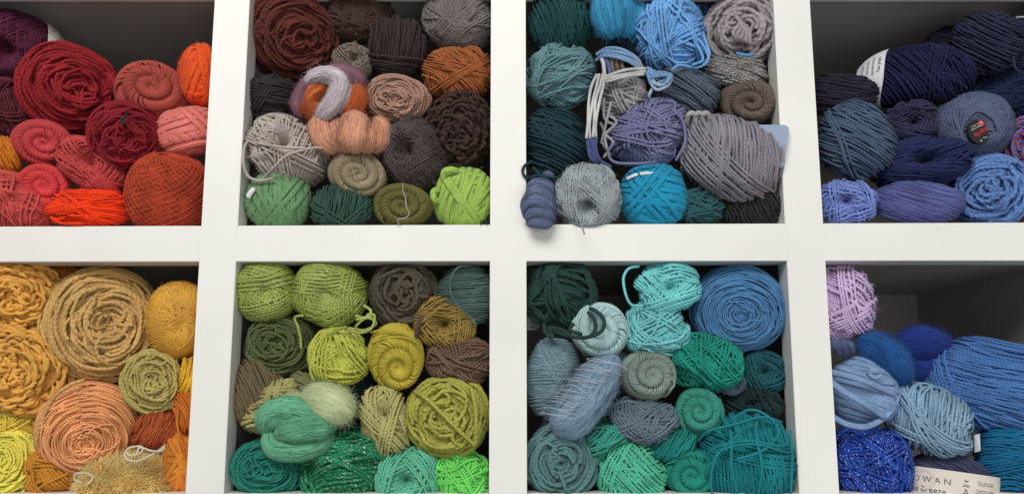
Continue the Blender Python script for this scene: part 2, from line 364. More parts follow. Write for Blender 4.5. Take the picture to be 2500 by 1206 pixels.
class Body:
    """placement of one round thing: centre, view-aligned axes, semi-axes, soft lumps"""
    def __init__(s, cx, cy, rx, ry, rot=0, front=8, depth=None, seed=0, pw=0, axis=(0, -1, 0), lump=0.035, hole=0):
        rx *= 1.03; ry *= 1.03; s.rng = np.random.default_rng(seed); Y0 = front / 1000.0
        sc = (1 + Y0) / FPX
        for _ in range(3):
            ryd = (depth or 0.92 * math.sqrt(rx * ry)) * sc
            Yc = Y0 + ryd; s.C = at(cx, cy, Yc); sc = mpp(s.C)
        s.sc = sc; s.semi = np.array([rx, (depth or 0.92 * math.sqrt(rx * ry)), ry]) * sc
        v = unit(s.C - CP); x = unit(np.cross(v, [0, 0, 1])); z = np.cross(x, v)
        a = math.radians(rot)                                # counter-clockwise in the picture
        s.M = np.stack([x * math.cos(a) + z * math.sin(a), v, -x * math.sin(a) + z * math.cos(a)], 1)
        s.R = float(np.cbrt(np.prod(s.semi))); s.e = s.semi / s.R
        s.view = v; s.axis = unit(axis); s.pw = pw; s.hole = hole; s.sq = 0 if pw else 2.3; s.deep = hole >= 0.3
        s.lk = s.rng.normal(size=(4, 3)) * np.array([[1.6], [1.6], [2.6], [2.6]]); s.lp = s.rng.uniform(0, 6.28, 4); s.lump = lump
    def g(s, D):
        g = 1 + (np.sin(D @ s.lk.T + s.lp) * np.array([1, 1, .6, .6])).sum(1) * s.lump * 0.5
        p = s.sq; g = g / (np.abs(D) ** p).sum(1) ** (1 / p) if p else g
        ca = D @ s.axis
        if s.pw:
            sa = np.sqrt(np.clip(1 - ca * ca, 0, 1)); g = g / (np.abs(ca) ** s.pw + sa ** s.pw) ** (1 / s.pw) * 0.97
            g = g / (1 + 0.0 * ca)
        if s.hole:
            th = np.arccos(np.clip(ca, -1, 1)); g = g * (1 - s.hole * np.exp(-(th / (0.29 if s.deep else 0.26)) ** (4 if s.deep else 2)))
        return g
    def pos(s, D, c): return s.C + ((D * (c * s.g(D))[:, None]) * s.e) @ s.M.T
    def nrm(s, D): 
        n = (D / s.e) @ s.M.T; return n / np.linalg.norm(n, axis=1)[:, None]
    def bottom(s): return s.C - np.array([0, 0, float(np.sqrt(((s.M[2] * s.semi) ** 2).sum()))])

def wind_geo(B, W, sides, segk, fuzz, fuzz_len, cull=MAX_CULL, thin=None, worm=0.0):
    """turn the laid strands into tubes, leaving out what is buried or at the far back"""
    out = {}
    seg = max(segk * 2 * W.rw, B.R * (0.045 if segk < 1 else 0.092)) if not worm else 2 * W.rw * 0.55; k = max(1, int(round(seg / (W.R * W.step)))); rng = B.rng
    hairsrc = []
    W.settle()
    for D, c, cf, part in W.S:
        n = len(D); idx = np.arange(0, n, k)
        if idx[-1] != n - 1: idx = np.append(idx, n - 1)
        if len(idx) < 3: idx = np.linspace(0, n - 1, 3).astype(int)
        d = D[idx]; cc = c[idx]
        N = B.nrm(d); P = B.pos(d, cf[idx])
        T = np.gradient(d, axis=0); Bn = np.cross(T, d); Bn /= np.linalg.norm(Bn, axis=1)[:, None] + 1e-9
        O = d[:, None, :] + Bn[:, None, :] * (np.array([-0.6, 0, 0.6]) * W.rw / W.R)[None, :, None]; O /= np.linalg.norm(O, axis=2)[..., None]
        Hm = W.H[W.cell(O)]
        keep = (Hm.min(1) < cc + 1.25 * W.rt) & ((N @ B.view) < cull)
        kk = keep.copy(); kk[1:] |= keep[:-1]; kk[:-1] |= keep[1:]
        if W.rw / W.R > 0.04: k0 = kk.copy(); kk[1:] |= k0[:-1]; kk[:-1] |= k0[1:]
        if not kk.any(): continue
        e = np.diff(np.concatenate([[0], kk.astype(int), [0]])); st = np.where(e == 1)[0]; en = np.where(e == -1)[0]
        G = out.setdefault(part, Geo()); u0 = rng.uniform(0, 400)
        for a_, b_ in zip(st, en):
            if b_ - a_ < 2: continue
            r = W.rw * 0.97; fl = None if W.rw == W.rt else (W.rw * 0.97, W.rt)
            PP = P[a_:b_].copy(); NN = N[a_:b_]
            if a_ > 0: PP[0] -= NN[0] * W.rt * 1.3                # buried ends dive under
            if b_ < len(kk): PP[-1] -= NN[-1] * W.rt * 1.3
            if worm:                                      # chenille: the pile swells and pinches along the strand
                q = np.arange(b_ - a_); Ls = rng.uniform(5, 8); fr_ = ((q + u0) / Ls + 0.25 * np.sin(q * 0.21 + u0)) % 1.0; pr_ = np.sin(np.pi * fr_) ** 0.55
                r = W.rw * (0.55 + 0.5 * pr_) * (1 + 0.05 * np.sin(q * 2.1)); sd_ = unit_rows(np.cross(np.gradient(PP, axis=0), NN))
                PP = PP + NN * (W.rt * worm * 11 * (pr_ - 0.8))[:, None] + sd_ * (W.rw * worm * 3.0 * (fr_ - 0.5))[:, None]
            G.tube(PP, NN, r, sides, fl, u0=u0 + a_ * k * W.step * W.R / (2 * W.rw), d=2 * W.rw, close_ends=False)
            hairsrc.append((P[a_:b_], N[a_:b_]))
    if fuzz and hairsrc:
        HP = np.concatenate([h[0] for h in hairsrc]); HN = np.concatenate([h[1] for h in hairsrc])
        m = int(fuzz * 1.5); i = rng.integers(0, len(HP), m)
        p = HP[i] + HN[i] * W.rt * 0.5 + rng.normal(size=(m, 3)) * W.rw * 0.5
        t = np.cross(HN[i], rng.normal(size=(m, 3))); t /= np.linalg.norm(t, axis=1)[:, None]
        d1 = unit_rows(t * 0.8 + HN[i] * rng.uniform(0.2, 1.2, (m, 1))); d2 = unit_rows(t * rng.uniform(-1, 1, (m, 1)) + rng.normal(size=(m, 3)) * 0.7 + HN[i] * 0.25)
        L = fuzz_len * rng.uniform(0.4, 1.3, m)
        G = list(out.values())[0]; G.hairs(p, d1, d2, L, 0.00013, 2)
    return out
def unit_rows(v): return v / (np.linalg.norm(v, axis=1)[:, None] + 1e-12)

BALLS = {}
def wrap_program(W, style, B, a, P):
    """fills the body with strands in the manner of the style"""
    rng = B.rng; R, r = W.R, W.rw; d = 2 * r / R
    W.soft = {'hole': 2.0, 'rosette': 0.9, 'cross': 1.6, 'cake': 2.6, 'skein': 1.8}.get(style, 2.2) * (0.8 if d < 0.07 else 1)
    n_layer = math.pi / d
    def filler(m=7, q=1.0, lim=None):
        for i in range(int(n_layer * q / m) + 2):
            n = rng.normal(size=3)
            W.band(n, m, rng.uniform(-0.3, 0.3), 1.05)
    if style == 'cake':
        W.coil(a, 0.10, 2.0, 1.0, 0.2, hand=1)
        for h in range(P.get('passes', 2)):
            W.coil(a, 0.08, 1.95, P.get('sp', 0.97), P.get('wob', 0.75) * 1.15, hand=-1 if h % 2 else 1, noise=P.get('noise', 0.03))
        for i in range(P.get('mess', 6)):                     # disordered strands round the eye
            e = unit(a + rng.normal(size=3) * 0.22); W.lay(W.wob(W.circle(e, math.cos(rng.uniform(0.10, 0.3)), rng.uniform(0, 6), rng.uniform(2, 5)), 0.05))
        for i in range(P.get('over', 3)):
            W.lay(W.wob(W.circle(unit(a + rng.normal(size=3) * 0.15), math.cos(rng.uniform(0.4, 1.1)), rng.uniform(0, 6), rng.uniform(1.5, 4)), 0.06), 0)
    elif style == 'swirl':
        W.soft = 9.0; filler(8, 0.3)
        hd = P.get('hand', 1); th1 = P.get('th1', 1.02); be = math.radians(P.get('beta', 50))
        for q in (0, 1): W.slant(a, th1 - 0.05, 2.15, P.get('sweep', 2.6), hd, sp=1.0)
        W.swirl(a, P.get('pitch', 0.36) * P.get('pk', 1), th1, be, hd)
    elif style == 'skein':
        n = unit(P.get('n', (1, 0, 0)))
        W.band(n, int(1.9 / d), 0, 1.0, jit=0.3); 
        m = P.get('m', 9)
        for i in range(int(1.8 / d / m) + 1 + P.get('extra', 2)):
            W.band(unit(n + rng.normal(size=3) * P.get('dev', 0.16)), m, rng.uniform(-0.75, 0.75), 1.06)
        W.band(unit(n + rng.normal(size=3) * 0.05), int(1.85 / d), 0, 1.03, wob=0.04)
        for nn, o, m, lift in P.get('tops', []):
            W.band(nn, m, o, 1.05, part=1, lift=lift)
    elif style == 'hole':
        h = P.get('h', 0.33); m = P.get('m', 7) + 2
        filler(8, 0.8)
        a_, e1, e2 = frame_of(a); cnt = int(n_layer * P.get('q', 2.0) / m) + 4; f = rng.uniform(0, 6.28)
        for i in range(cnt):
            f += 2.399963 if P.get('golden', 1) else 2 * math.pi / cnt * 3
            hh = h + rng.normal() * 0.06
            n = a_ * hh + math.sqrt(max(0.05, 1 - hh * hh)) * (math.cos(f) * e1 + math.sin(f) * e2)
            W.band(n, m, -(m - 1) / 2 * d * 0.9, 1.03, wob=0.02)
        for nn, o, m, lift in P.get('tops', []): W.band(nn, m, o, 1.05, part=1, lift=lift)
    elif style == 'rosette':
        h = P.get('h', 0.25); filler(8, 1.6); a_, e1, e2 = frame_of(a); cnt = int(2 * math.pi / d * P.get('q', 1.4)); 
        for L in range(2):
            for i in range(cnt // 2):
                f = 2 * math.pi * i / (cnt // 2) + L * 0.3; hh = h + rng.normal() * 0.012 + 0.05 * math.sin(f * 3)
                n = a_ * hh + math.sqrt(1 - hh * hh) * (math.cos(f) * e1 + math.sin(f) * e2)
                D = W.circle(n, 0.0, 0); 
                W.lay(W.wob(D, 0.006))
        for nn, o, m, lift in P.get('tops', []): W.band(nn, m, o, 1.05, part=1, lift=lift)
    elif style == 'cross':
        filler(8, 0.8)
        for nn in range(P.get('n_in', 1)): W.cross(P.get('up', (0, 0, 1)), int(n_layer * 0.9), 1.1, 0.62)
        W.cross(P.get('up', (0, 0, 1)), P.get('cn', 26), 1.1, P.get('turns', 0.55), prec=2 * math.pi / P.get('cn', 26))
    else:                                                    # 'ball': hand wound, bands in all directions
        filler(8, 1.1)
        m = P.get('m', 6)
        for i in range(int(n_layer * P.get('q', 1.7) / m)):
            n = unit(rng.normal(size=3) + np.array(P.get('bias', (0, 0, 0))))
            W.band(n, max(2, int(m + rng.normal())), rng.uniform(-0.45, 0.45), 1.04, wob=0.05)
        for i in range(P.get('over', 4)):
            n = rng.normal(size=3); n[1] *= 0.5; W.band(n, int(rng.integers(1, 4)), rng.uniform(-0.5, 0.5), 1.1, part=1, wob=0.07, lift=0.2)
        for nn, o, m, lift in P.get('tops', []): W.band(nn, m, o, 1.05, part=1, lift=lift)

def yarn(name, label, cx, cy, rx, ry, rot, front, style, col, d, axis=(0, -1, 0), depth=None, seed=None, pw=None, lump=0.04, hole=None,
         flat=None, sides=None, seg=1.25, fuzz=260, fl=0.005, layers=2.2, mat=None, cat='yarn ball', loose=(), worm=0.0, thick=1.0, square=None, cull=MAX_CULL, **P):
    seed = seed if seed is not None else int(cx * 7 + cy * 13) % 9973
    if pw is None: pw = 2.5 if style == 'cake' else (2.3 if style == 'swirl' else 0)
    if hole is None: hole = 0.12 if style == 'cake' else (0.0 if style in ('skein', 'ball', 'cross') else 0.75 if style == 'hole' else 0.12)
    B = Body(cx, cy, rx, ry, rot, front, depth, seed, pw, axis, lump, hole)
    if square is not None: B.sq = square
    if d < 9.2 and not worm: d = d * 0.84
    if style == 'swirl': seg = 0.9; d = d * 0.95
    r = d * B.sc / 2
    fw = None if flat is None else (r, r * flat)
    W = Winder(B.R, r, fw, B.rng, layers)
    wrap_program(W, style, B, unit(axis), P)
    sides = sides or (4 if d < 6.4 else 5 if d < 9.5 else 6)
    geos = wind_geo(B, W, sides, seg, fuzz, fl, cull, worm=worm)
    e = empty(name, B.bottom()); props(e, label, cat, GROUP)
    mk = dict(sheen=0.12); mk.update(mat or {})
    M = yarn_mat('yarn_' + name, col, min(r, fw[1] * 1.6) if fw else r, **mk)
    D, F = ICO[3]; c = np.full(len(D), W.R - 3.4 * W.rt)
    new_mesh('core', B.pos(D, c), F, M, e, uv=np.stack([D[F.ravel(), 0] * 9, D[F.ravel(), 2] * 3], 1))
    nm = {0: 'wound_yarn', 1: 'crossing_strands'}
    for p, G in sorted(geos.items()): G.build(nm[p], M, e)
    for pts in loose: cord('loose_end', pts, d, M, e, flat=flat)
    BALLS[label] = (e, B, M)
    return e, B, M

def smooth_path(P, k=8):
    P = np.asarray(P, float); Q = np.vstack([2 * P[0] - P[1], P, 2 * P[-1] - P[-2]]); out = []
    for i in range(1, len(Q) - 2):
        t = np.linspace(0, 1, k, endpoint=False)[:, None]; a, b, c, dd = Q[i - 1], Q[i], Q[i + 1], Q[i + 2]
        out.append(0.5 * ((2 * b) + (c - a) * t + (2 * a - 5 * b + 4 * c - dd) * t ** 2 + (-a + 3 * b - 3 * c + dd) * t ** 3))
    out.append(P[-1:]); return np.concatenate(out)
def cord(name, pts, d, mat, parent=None, flat=None, k=7, sides=6, nrm=None, taper=False):
    """a free strand through photo points (u, v, depth in mm behind the shelf front)"""
    P = smooth_path([at(u, v, y / 1000.0) for u, v, y in pts], k)
    r = d * mpp(P[0]) / 2; N = np.tile(-unit(P.mean(0) - CP), (len(P), 1)) if nrm is None else nrm
    G = Geo(); G.tube(P, N, r, sides, None if flat is None else (r, r * flat), d=2 * r)
    base = None
    o = G.build(name, mat, parent, **({} if parent is not None else {'origin': P[0]}))
    return o

# ------------------------------------------------------------------ roving: thick unspun fibre laid in folds
def roving(name, label, lobes, cols, seed=1, fuzz=900, fl=0.010, cat='wool roving', nf=140, mat=None, col=(200, 150, 120), fiber_w=0.0003, loose=None, part='fold', rope=False):
    """lobes: list of (points[(u,v,y mm)], radii px[...]) ; each fold is a part"""
    rng = np.random.default_rng(seed); mk = dict(sheen=0.3, bump=0.0, fib=1.8, twist=0.0, rough=0.95, var=0.12); mk.update(mat or {})
    M = yarn_mat('wool_' + name, col, 0.0045, cols=cols, **mk)
    allp = [at(u, v, y / 1000.0) for L in lobes for u, v, y in L[0]]; lo = np.array(allp)
    base = np.array([lo[:, 0].mean(), lo[:, 1].mean(), lo[:, 2].min() - 0.015]); e = empty(name, base); props(e, label, cat, GROUP)
    for L in lobes:
        pts, rad = L[0], L[1]; fz = L[2] if len(L) > 2 else 1.0
        P = smooth_path([at(u, v, y / 1000.0) for u, v, y in pts], 10); n = len(P); s = mpp(P[0])
        rr = np.interp(np.linspace(0, 1, n), np.linspace(0, 1, len(rad)), rad) * s
        q = np.linspace(0, 1, n); rr = rr * np.clip(np.sqrt(1 - np.clip(np.abs(q * 2 - 1) * 1.0, 0, 1) ** 6), 0.12, 1)
        T = np.gradient(P, axis=0); T = unit_rows(T); v = unit(P.mean(0) - CP); Bv = unit_rows(np.cross(T, v)); Nv = np.cross(Bv, T)
        G = Geo(); sd = 28; a = np.arange(sd) * 2 * np.pi / sd
        k1, k2, p1, p2 = rng.integers(3, 6), rng.integers(6, 11), rng.uniform(0, 6.28), rng.uniform(0, 6.28)
        def surf(al, qq, rads):                             # shallow creases running along the fold, turning slowly
            return rads * (1 + 0.035 * np.sin(k1 * (al + qq * 1.5) + p1) + 0.012 * np.sin(k2 * (al + qq * 1.2) + p2))
        RR = surf(a[None, :], q[:, None], rr[:, None])
        S = P[:, None, :] + Bv[:, None, :] * (np.cos(a)[None, :] * RR)[..., None] + Nv[:, None, :] * (np.sin(a)[None, :] * RR)[..., None]
        ln = np.concatenate([[0], np.cumsum(np.linalg.norm(np.diff(P, axis=0), axis=1))]) / 0.02
        uv = np.stack([np.broadcast_to(ln[:, None], (n, sd)), np.broadcast_to(a[None, :] / 6.2832 * 3, (n, sd))], -1)
        uo = rng.uniform(0, 50); uv = uv + np.array([uo, 0])
        G.grid(S, uv, closed_v=True)
        # surface fibres
        for i in range(int(nf * fz * 1.3)):
            a0 = rng.uniform(0, 6.28); i0 = rng.integers(0, max(1, n - 6)); i1 = min(n, i0 + rng.integers(6, max(7, n)))
            if i1 - i0 < 4: continue
            jj = np.linspace(i0, i1 - 1, 7).astype(int); aa = a0 + np.cumsum(rng.normal(size=7) * 0.05) 
            rad_ = surf(aa, q[jj], rr[jj]) * (1 + rng.uniform(-0.012, 0.003))
            PP = P[jj] + Bv[jj] * (np.cos(aa) * rad_)[:, None] + Nv[jj] * (np.sin(aa) * rad_)[:, None]
            NN = unit_rows(PP - P[jj])
            if (NN @ v).mean() > 0.4: continue
            G.tube(PP, NN, fiber_w * rng.uniform(0.5, 1.6), 3, None, u0=uo + ln[i0] + rng.uniform(-1.5, 1.5), d=0.02, close_ends=False)
        m = int(fuzz * fz); i = rng.integers(1, n - 1, m); al = rng.uniform(0, 6.28, m); rad_ = rr[i]
        p = P[i] + Bv[i] * (np.cos(al) * rad_)[:, None] + Nv[i] * (np.sin(al) * rad_)[:, None]; NN = unit_rows(p - P[i])
        tt = T[i] * np.sign(rng.normal(size=m))[:, None]
        G.hairs(p, unit_rows(tt + NN * rng.uniform(0.0, 0.7, (m, 1)) + rng.normal(size=(m, 3)) * 0.25), unit_rows(tt * 0.6 + rng.normal(size=(m, 3)) * 0.8), fl * rng.uniform(0.4, 1.4, m), 0.00009, 4)
        Ml = M
        if len(L) > 3: Ml = yarn_mat('wool_' + name, L[3][0], 0.0045, cols=L[3], **mk)
        G.build(part, Ml, e)
    BALLS[label] = (e, None, M)
    return e, M

# ------------------------------------------------------------------ paper bands and lettering
def text_geo(txt, size):
    cu = bpy.data.curves.new('t', 'FONT'); cu.body = txt; cu.size = size; cu.align_x = 'CENTER'; cu.align_y = 'CENTER'; cu.resolution_u = 2
    ob = bpy.data.objects.new('t', cu); COL.objects.link(ob); dg = bpy.context.evaluated_depsgraph_get(); dg.update()
    me = bpy.data.meshes.new_from_object(ob.evaluated_get(dg))
    V = np.array([v.co[:2] for v in me.vertices]).reshape(-1, 2); F = []
    me.calc_loop_triangles(); F = np.array([t.vertices[:] for t in me.loop_triangles]).reshape(-1, 3)
    bpy.data.objects.remove(ob); bpy.data.meshes.remove(me); bpy.data.curves.remove(cu)
    return V, F
PAPER = None
def paper_band(e, B, n, o1, o2, up=(0, 0, 1), scale=1.02, mat=None, texts=(), marks=(), a0=-2.4, a1=2.4, cone=0.0, mid=None, conform=False):
    """a strip of paper round the body: offsets o1..o2 along n. texts: (string, size m, angle, offset 0..1, turn deg, material)"""
    n = unit(n); zero = unit(np.array([0, -1.0, 0]) - n * np.dot(n, [0, -1, 0])); w = np.cross(n, zero)
    om = (o1 + o2) / 2 if mid is None else mid; rr = math.sqrt(max(0.05, 1 - om * om)) * B.R * scale
    def P(a, o, lift=0.0):
        a = np.asarray(a, float); o = np.asarray(o, float)
        ring = np.cos(a)[..., None] * zero + np.sin(a)[..., None] * w
        if conform:
            D = n * o[..., None] + np.sqrt(np.clip(1 - o * o, 0.02, 1))[..., None] * ring; sh_ = D.shape; D = D.reshape(-1, 3)
            loc = (D * (B.g(D) * B.R * scale + np.broadcast_to(lift, (len(D),)))[:, None]).reshape(sh_)
        else:
            rad = rr * (1 - cone * (o - om)) + lift
            loc = n * (o * B.R)[..., None] + rad[..., None] * ring
        return B.C + (loc * B.e) @ B.M.T
    A = np.linspace(a0, a1, 60); O = np.linspace(o1, o2, 6)
    G = Geo(); AA, OO = np.meshgrid(A, O, indexing='ij')
    S = P(AA, OO); S2 = P(AA, OO, -0.0004); uv = np.stack([AA, OO], -1)
    G.grid(S, uv); G.grid(S2[:, ::-1], uv[:, ::-1])
    for Sx in (0, -1): G.grid(np.stack([S[:, Sx], S2[:, Sx]], 1), np.stack([uv[:, Sx]] * 2, 1))
    band = G.build('paper_band', mat or PAPER, e)
    for (tx, size, a, of, turn, tm) in texts:
        V, F = text_geo(tx, size); c, s_ = math.cos(math.radians(turn)), math.sin(math.radians(turn))
        V = V @ np.array([[c, s_], [-s_, c]])
        aa = a + V[:, 0] / rr; oo = o1 + (o2 - o1) * of + V[:, 1] / B.R
        VV = P(aa, oo, 0.0004); new_mesh('printed_text', VV, F, tm, band, smooth=False) if False else sub_mesh('printed_text', VV, F, tm, band)
    for (shape, size, a, of, tm) in marks:
        if shape == 'disc': t = np.arange(20) * 2 * np.pi / 20; V = np.stack([np.cos(t), np.sin(t)], 1) * size; F = np.array([[0, i, i + 1] for i in range(1, 19)])
        elif shape == 'rule': V = np.array([[-size[0], -size[1]], [size[0], -size[1]], [size[0], size[1]], [-size[0], size[1]]]); F = np.array([[0, 1, 2], [0, 2, 3]])
        else:
            t = np.arange(21) * 2 * np.pi / 20; o_ = np.stack([np.cos(t), np.sin(t)], 1); V = np.concatenate([o_ * size, o_ * size * 0.78]); F = np.array([[i, i + 1, i + 22] for i in range(20)] + [[i, i + 22, i + 21] for i in range(20)])
        VV = P(a + V[:, 0] / rr, o1 + (o2 - o1) * of + V[:, 1] / B.R, 0.0006); sub_mesh('printed_mark', VV, F, tm, band)
    return band, P
def sub_mesh(name, V, F, mat, parent):
    """child mesh of a mesh part (its parent's parent is the thing's empty)"""
    base = np.array(parent.parent.location)
    me = bpy.data.meshes.new(name); me.from_pydata([tuple(v) for v in (V - base)], [], [tuple(int(x) for x in f) for f in F]); me.materials.append(mat)
    o = bpy.data.objects.new(name, me); COL.objects.link(o); o.parent = parent
    return o

# ------------------------------------------------------------------ the shelving unit
def wood_mat(name, col, rough=0.42):
    m = plain_mat(name, col, rough, noise=0.07, nscale=5, bump=0.0004, bscale=45, spec=0.4)
    return m
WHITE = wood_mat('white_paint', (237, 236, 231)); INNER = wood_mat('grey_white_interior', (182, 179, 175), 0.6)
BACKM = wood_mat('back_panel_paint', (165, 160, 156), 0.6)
XE = [(-0.720, -0.657), (-0.3623, -0.3197), (-0.0255, 0.0166), (0.3185, 0.3630), (0.657, 0.72)]   # stiles (left, right)
ZR = [(1.10, 1.1905), (1.4507, 1.4940), (1.7860, 1.87)]
FT = 0.035; DEP = 0.43
unit_e = empty('shelving_unit', (0, 0, 1.10)); props(unit_e, 'white painted wooden shelving unit of square cubbies holding all the yarn', 'shelf')
def board(name, x0, x1, y0, y1, z0, z1, mat, bev=0.0006, zt=None, zb=None, n=1):
    """a board with eased edges; zt/zb = (left, right) heights when slightly out of true"""
    import bmesh
    b = bmesh.new(); zt = zt or (z1, z1); zb = zb or (z0, z0)
    co = [(x0, y0, zb[0]), (x1, y0, zb[1]), (x1, y1, zb[1]), (x0, y1, zb[0]), (x0, y0, zt[0]), (x1, y0, zt[1]), (x1, y1, zt[1]), (x0, y1, zt[0])]
    v = [b.verts.new(c) for c in co]
    for f in ((0, 1, 5, 4), (1, 2, 6, 5), (2, 3, 7, 6), (3, 0, 4, 7), (4, 5, 6, 7), (3, 2, 1, 0)): b.faces.new([v[i] for i in f])
    bmesh.ops.recalc_face_normals(b, faces=b.faces)
    if bev: bmesh.ops.bevel(b, geom=b.edges[:], offset=bev, segments=2, affect='EDGES')
    me = bpy.data.meshes.new(name); base = Vector(unit_e.location)
    for vv in b.verts: vv.co -= base
    b.to_mesh(me); b.free(); me.materials.append(mat)
    o = bpy.data.objects.new(name, me); COL.objects.link(o); o.parent = unit_e
    for p in me.polygons: p.use_smooth = False
    return o
# the posts run through; the cross rails butt against them
for i, (a, b_) in enumerate(XE): board('front_post', a, b_, 0, FT, 1.10, 1.87, WHITE)
TT = lambda x: 1.4938 + 0.0040 * x
BB = lambda x: 1.4507 + 0.0012 * x
for i in range(4):
    x0, x1 = XE[i][1], XE[i + 1][0]
    board('cross_rail', x0, x1, 0.0001, FT, 0, 0, WHITE, zt=(TT(x0), TT(x1)), zb=(BB(x0), BB(x1)))
    board('cross_rail', x0, x1, 0.0001, FT, 1.10, ZR[0][1], WHITE); board('cross_rail', x0, x1, 0.0001, FT, ZR[2][0], 1.87, WHITE)
REC = 0.009
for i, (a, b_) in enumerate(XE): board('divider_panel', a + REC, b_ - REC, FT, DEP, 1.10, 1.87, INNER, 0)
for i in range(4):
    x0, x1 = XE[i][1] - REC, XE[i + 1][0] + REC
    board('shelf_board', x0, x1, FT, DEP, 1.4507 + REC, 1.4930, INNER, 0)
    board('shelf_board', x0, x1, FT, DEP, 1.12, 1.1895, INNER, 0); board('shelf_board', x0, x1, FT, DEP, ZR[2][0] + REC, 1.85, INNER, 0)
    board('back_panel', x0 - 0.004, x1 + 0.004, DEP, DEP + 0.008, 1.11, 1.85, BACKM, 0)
# dents and paint drips on the front
dm = WHITE
def dent(u, v, w, h, ang=0):
    P = at(u, v, 0); G = Geo(); t = np.linspace(-1, 1, 7); s = mpp(P)
    pts = np.stack([P[0] + t * w * s * math.cos(ang) , np.full(7, -0.0001), P[2] + t * w * s * math.sin(ang) + 0.2 * h * s * np.sin(t * 2)], 1)
    G.tube(pts, np.tile([0, -1.0, 0], (7, 1)), np.full(7, h * s * 0.5) * (1 - 0.7 * np.abs(t)), 6, (h * s * 0.5 * (1 - 0.7 * np.abs(t)), np.full(7, 0.0004)), d=0.01)
    G.build('paint_drip', dm, unit_e)
for a in [(1972, 690, 4, 3, .6), (1275, 1020, 2, 4, 1.2), (2300, 590, 5, 2, .2), (2290, 556, 8, 2, 0), (1380, 592, 4, 2, .3)]: dent(*a)

# ------------------------------------------------------------------ papers and inks
PAPER = plain_mat('cream_paper', (226, 218, 206), 0.6, noise=0.04, nscale=60)
INK = plain_mat('black_ink', (40, 38, 38), 0.6); INKB = plain_mat('brown_ink', (98, 84, 78), 0.6); WPAPER = plain_mat('white_paper', (225, 226, 232), 0.6, noise=0.03)
RED = plain_mat('red_ink', (205, 50, 50), 0.6); BLACKP = plain_mat('black_label', (30, 28, 30), 0.5); WINK = plain_mat('white_ink', (225, 225, 225), 0.6)
TW = dict(twist=1.0, bump=1.0)
F_ = dict(bump=0.45, fib=0.8)              # single, barely plied
TAPE = dict(plies=1.0, twist=0.0, bump=0.15, fib=0.9, sheen=0.25)
TL = 0  # (tops shorthand only)

# ================================================================== upper row, first cubby: reds
e, B, M = yarn('yarn_ball', 'plum purple fine yarn ball wearing a cream paper band, top left corner', 36, 118, 108, 84, -12, 30, 'hole', (96, 36, 66), 4.5, axis=(-0.25, -1, -0.2), h=0.1, m=14, lump=0.02, mat=F_, fuzz=120)
paper_band(e, B, (0.97, 0.06, 0.16), 0.50, 0.84, scale=1.06, conform=True, a0=-2.2, a1=1.6,
texts=[('100% merino', 0.0042, -0.85, .70, 0, INKB), ('50 g', 0.0042, -0.95, .30, 0, INKB), ('125 m', 0.0036, 0.15, .85, 0, INKB), ('hand wash', 0.0034, -0.4, .90, 0, INKB)], marks=[('disc', 0.0042, -0.15, .25, INK), ('disc', 0.0050, 0.05, .70, INK), ('ring', 0.0035, -0.55, .6, INKB), ('rule', (0.0003, 0.005), -0.72, .28, INKB)])
yarn('yarn_ball', 'dark burgundy yarn ball below the plum ball at the left edge', 14, 268, 57, 70, 0, 28, 'ball', (98, 40, 52), 7, m=5)
yarn('yarn_cake', 'large crimson yarn roll, biggest red one, wound in rings', 172, 216, 112, 101, -10, 8, 'cake', (152, 34, 42), 9.3, axis=(0.06, -1, 0.02), depth=120, wob=0.75, fuzz=500, hole=0.1)
yarn('yarn_ball', 'brick red pull skein with a rolled spiral end, under the empty dark ceiling', 373, 227, 85, 71, -8, 14, 'swirl', (178, 82, 72), 6.5, axis=(-0.12, -1, 0.30), pitch=0.38, fuzz=150)
yarn('tape_yarn_ball', 'bright orange tape yarn ball against the upper right post of the red cubby', 488, 187, 50, 76, 6, 24, 'ball', (240, 92, 36), 15, flat=0.14, m=3, bias=(1.5, 0, 0), mat=TAPE, layers=3.5, over=2, fuzz=160, fl=0.004)
yarn('tape_yarn_ball', 'salmon pink fabric tape yarn ball with smooth sideways wraps', 462, 322, 77, 62, 12, 20, 'skein', (232, 128, 118), 16, n=(-0.15, 0.1, 1), flat=0.12, m=3, mat=TAPE, layers=3.5, tops=[((0.8, 0, 0.5), 0.45, 2, 0.1)], fuzz=60)
yarn('yarn_cake', 'wine red nest of yarn with a black knotted tie at its top', 303, 331, 82, 78, 10, -4, 'cake', (142, 30, 42), 9.1, axis=(0.03, -1, -0.12), wob=0.95, fuzz=350, mess=9, hole=0.2,
  )
cord('black_tie', [(312, 268, 0), (306, 284, -12), (296, 292, -14), (300, 304, -12), (306, 296, -14), (300, 284, -12)], 5, INK, BALLS['wine red nest of yarn with a black knotted tie at its top'][0])
yarn('yarn_ball', 'rose red pull skein with spiral end, left of the wine red nest', 105, 351, 70, 56, -6, 10, 'swirl', (206, 76, 80), 6.5, axis=(0, -1, 0.05), fuzz=140)
yarn('yarn_skein', 'rose pink skein with two crossing wrap bundles, left of the neon orange one', 232, 409, 86, 60, -32, 6, 'hole', (202, 78, 78), 6.5, axis=(-0.35, -1, 0.1), h=0.42, m=9, tops=[((0.35, -0.25, 1), 0.0, 7, 0.1)], fuzz=140)
yarn('yarn_ball', 'coral red small pull skein with spiral end, above the neon orange skein', 109, 458, 62, 54, -25, 4, 'swirl', (224, 74, 76), 6.5, axis=(-0.1, -1, 0.05), pitch=0.39, fuzz=140)
yarn('yarn_ball', 'amber orange small yarn ball at the left edge of the red cubby', 12, 382, 35, 47, 8, 8, 'skein', (222, 132, 40), 7, n=(0.9, 0.2, 0.5), fuzz=80)
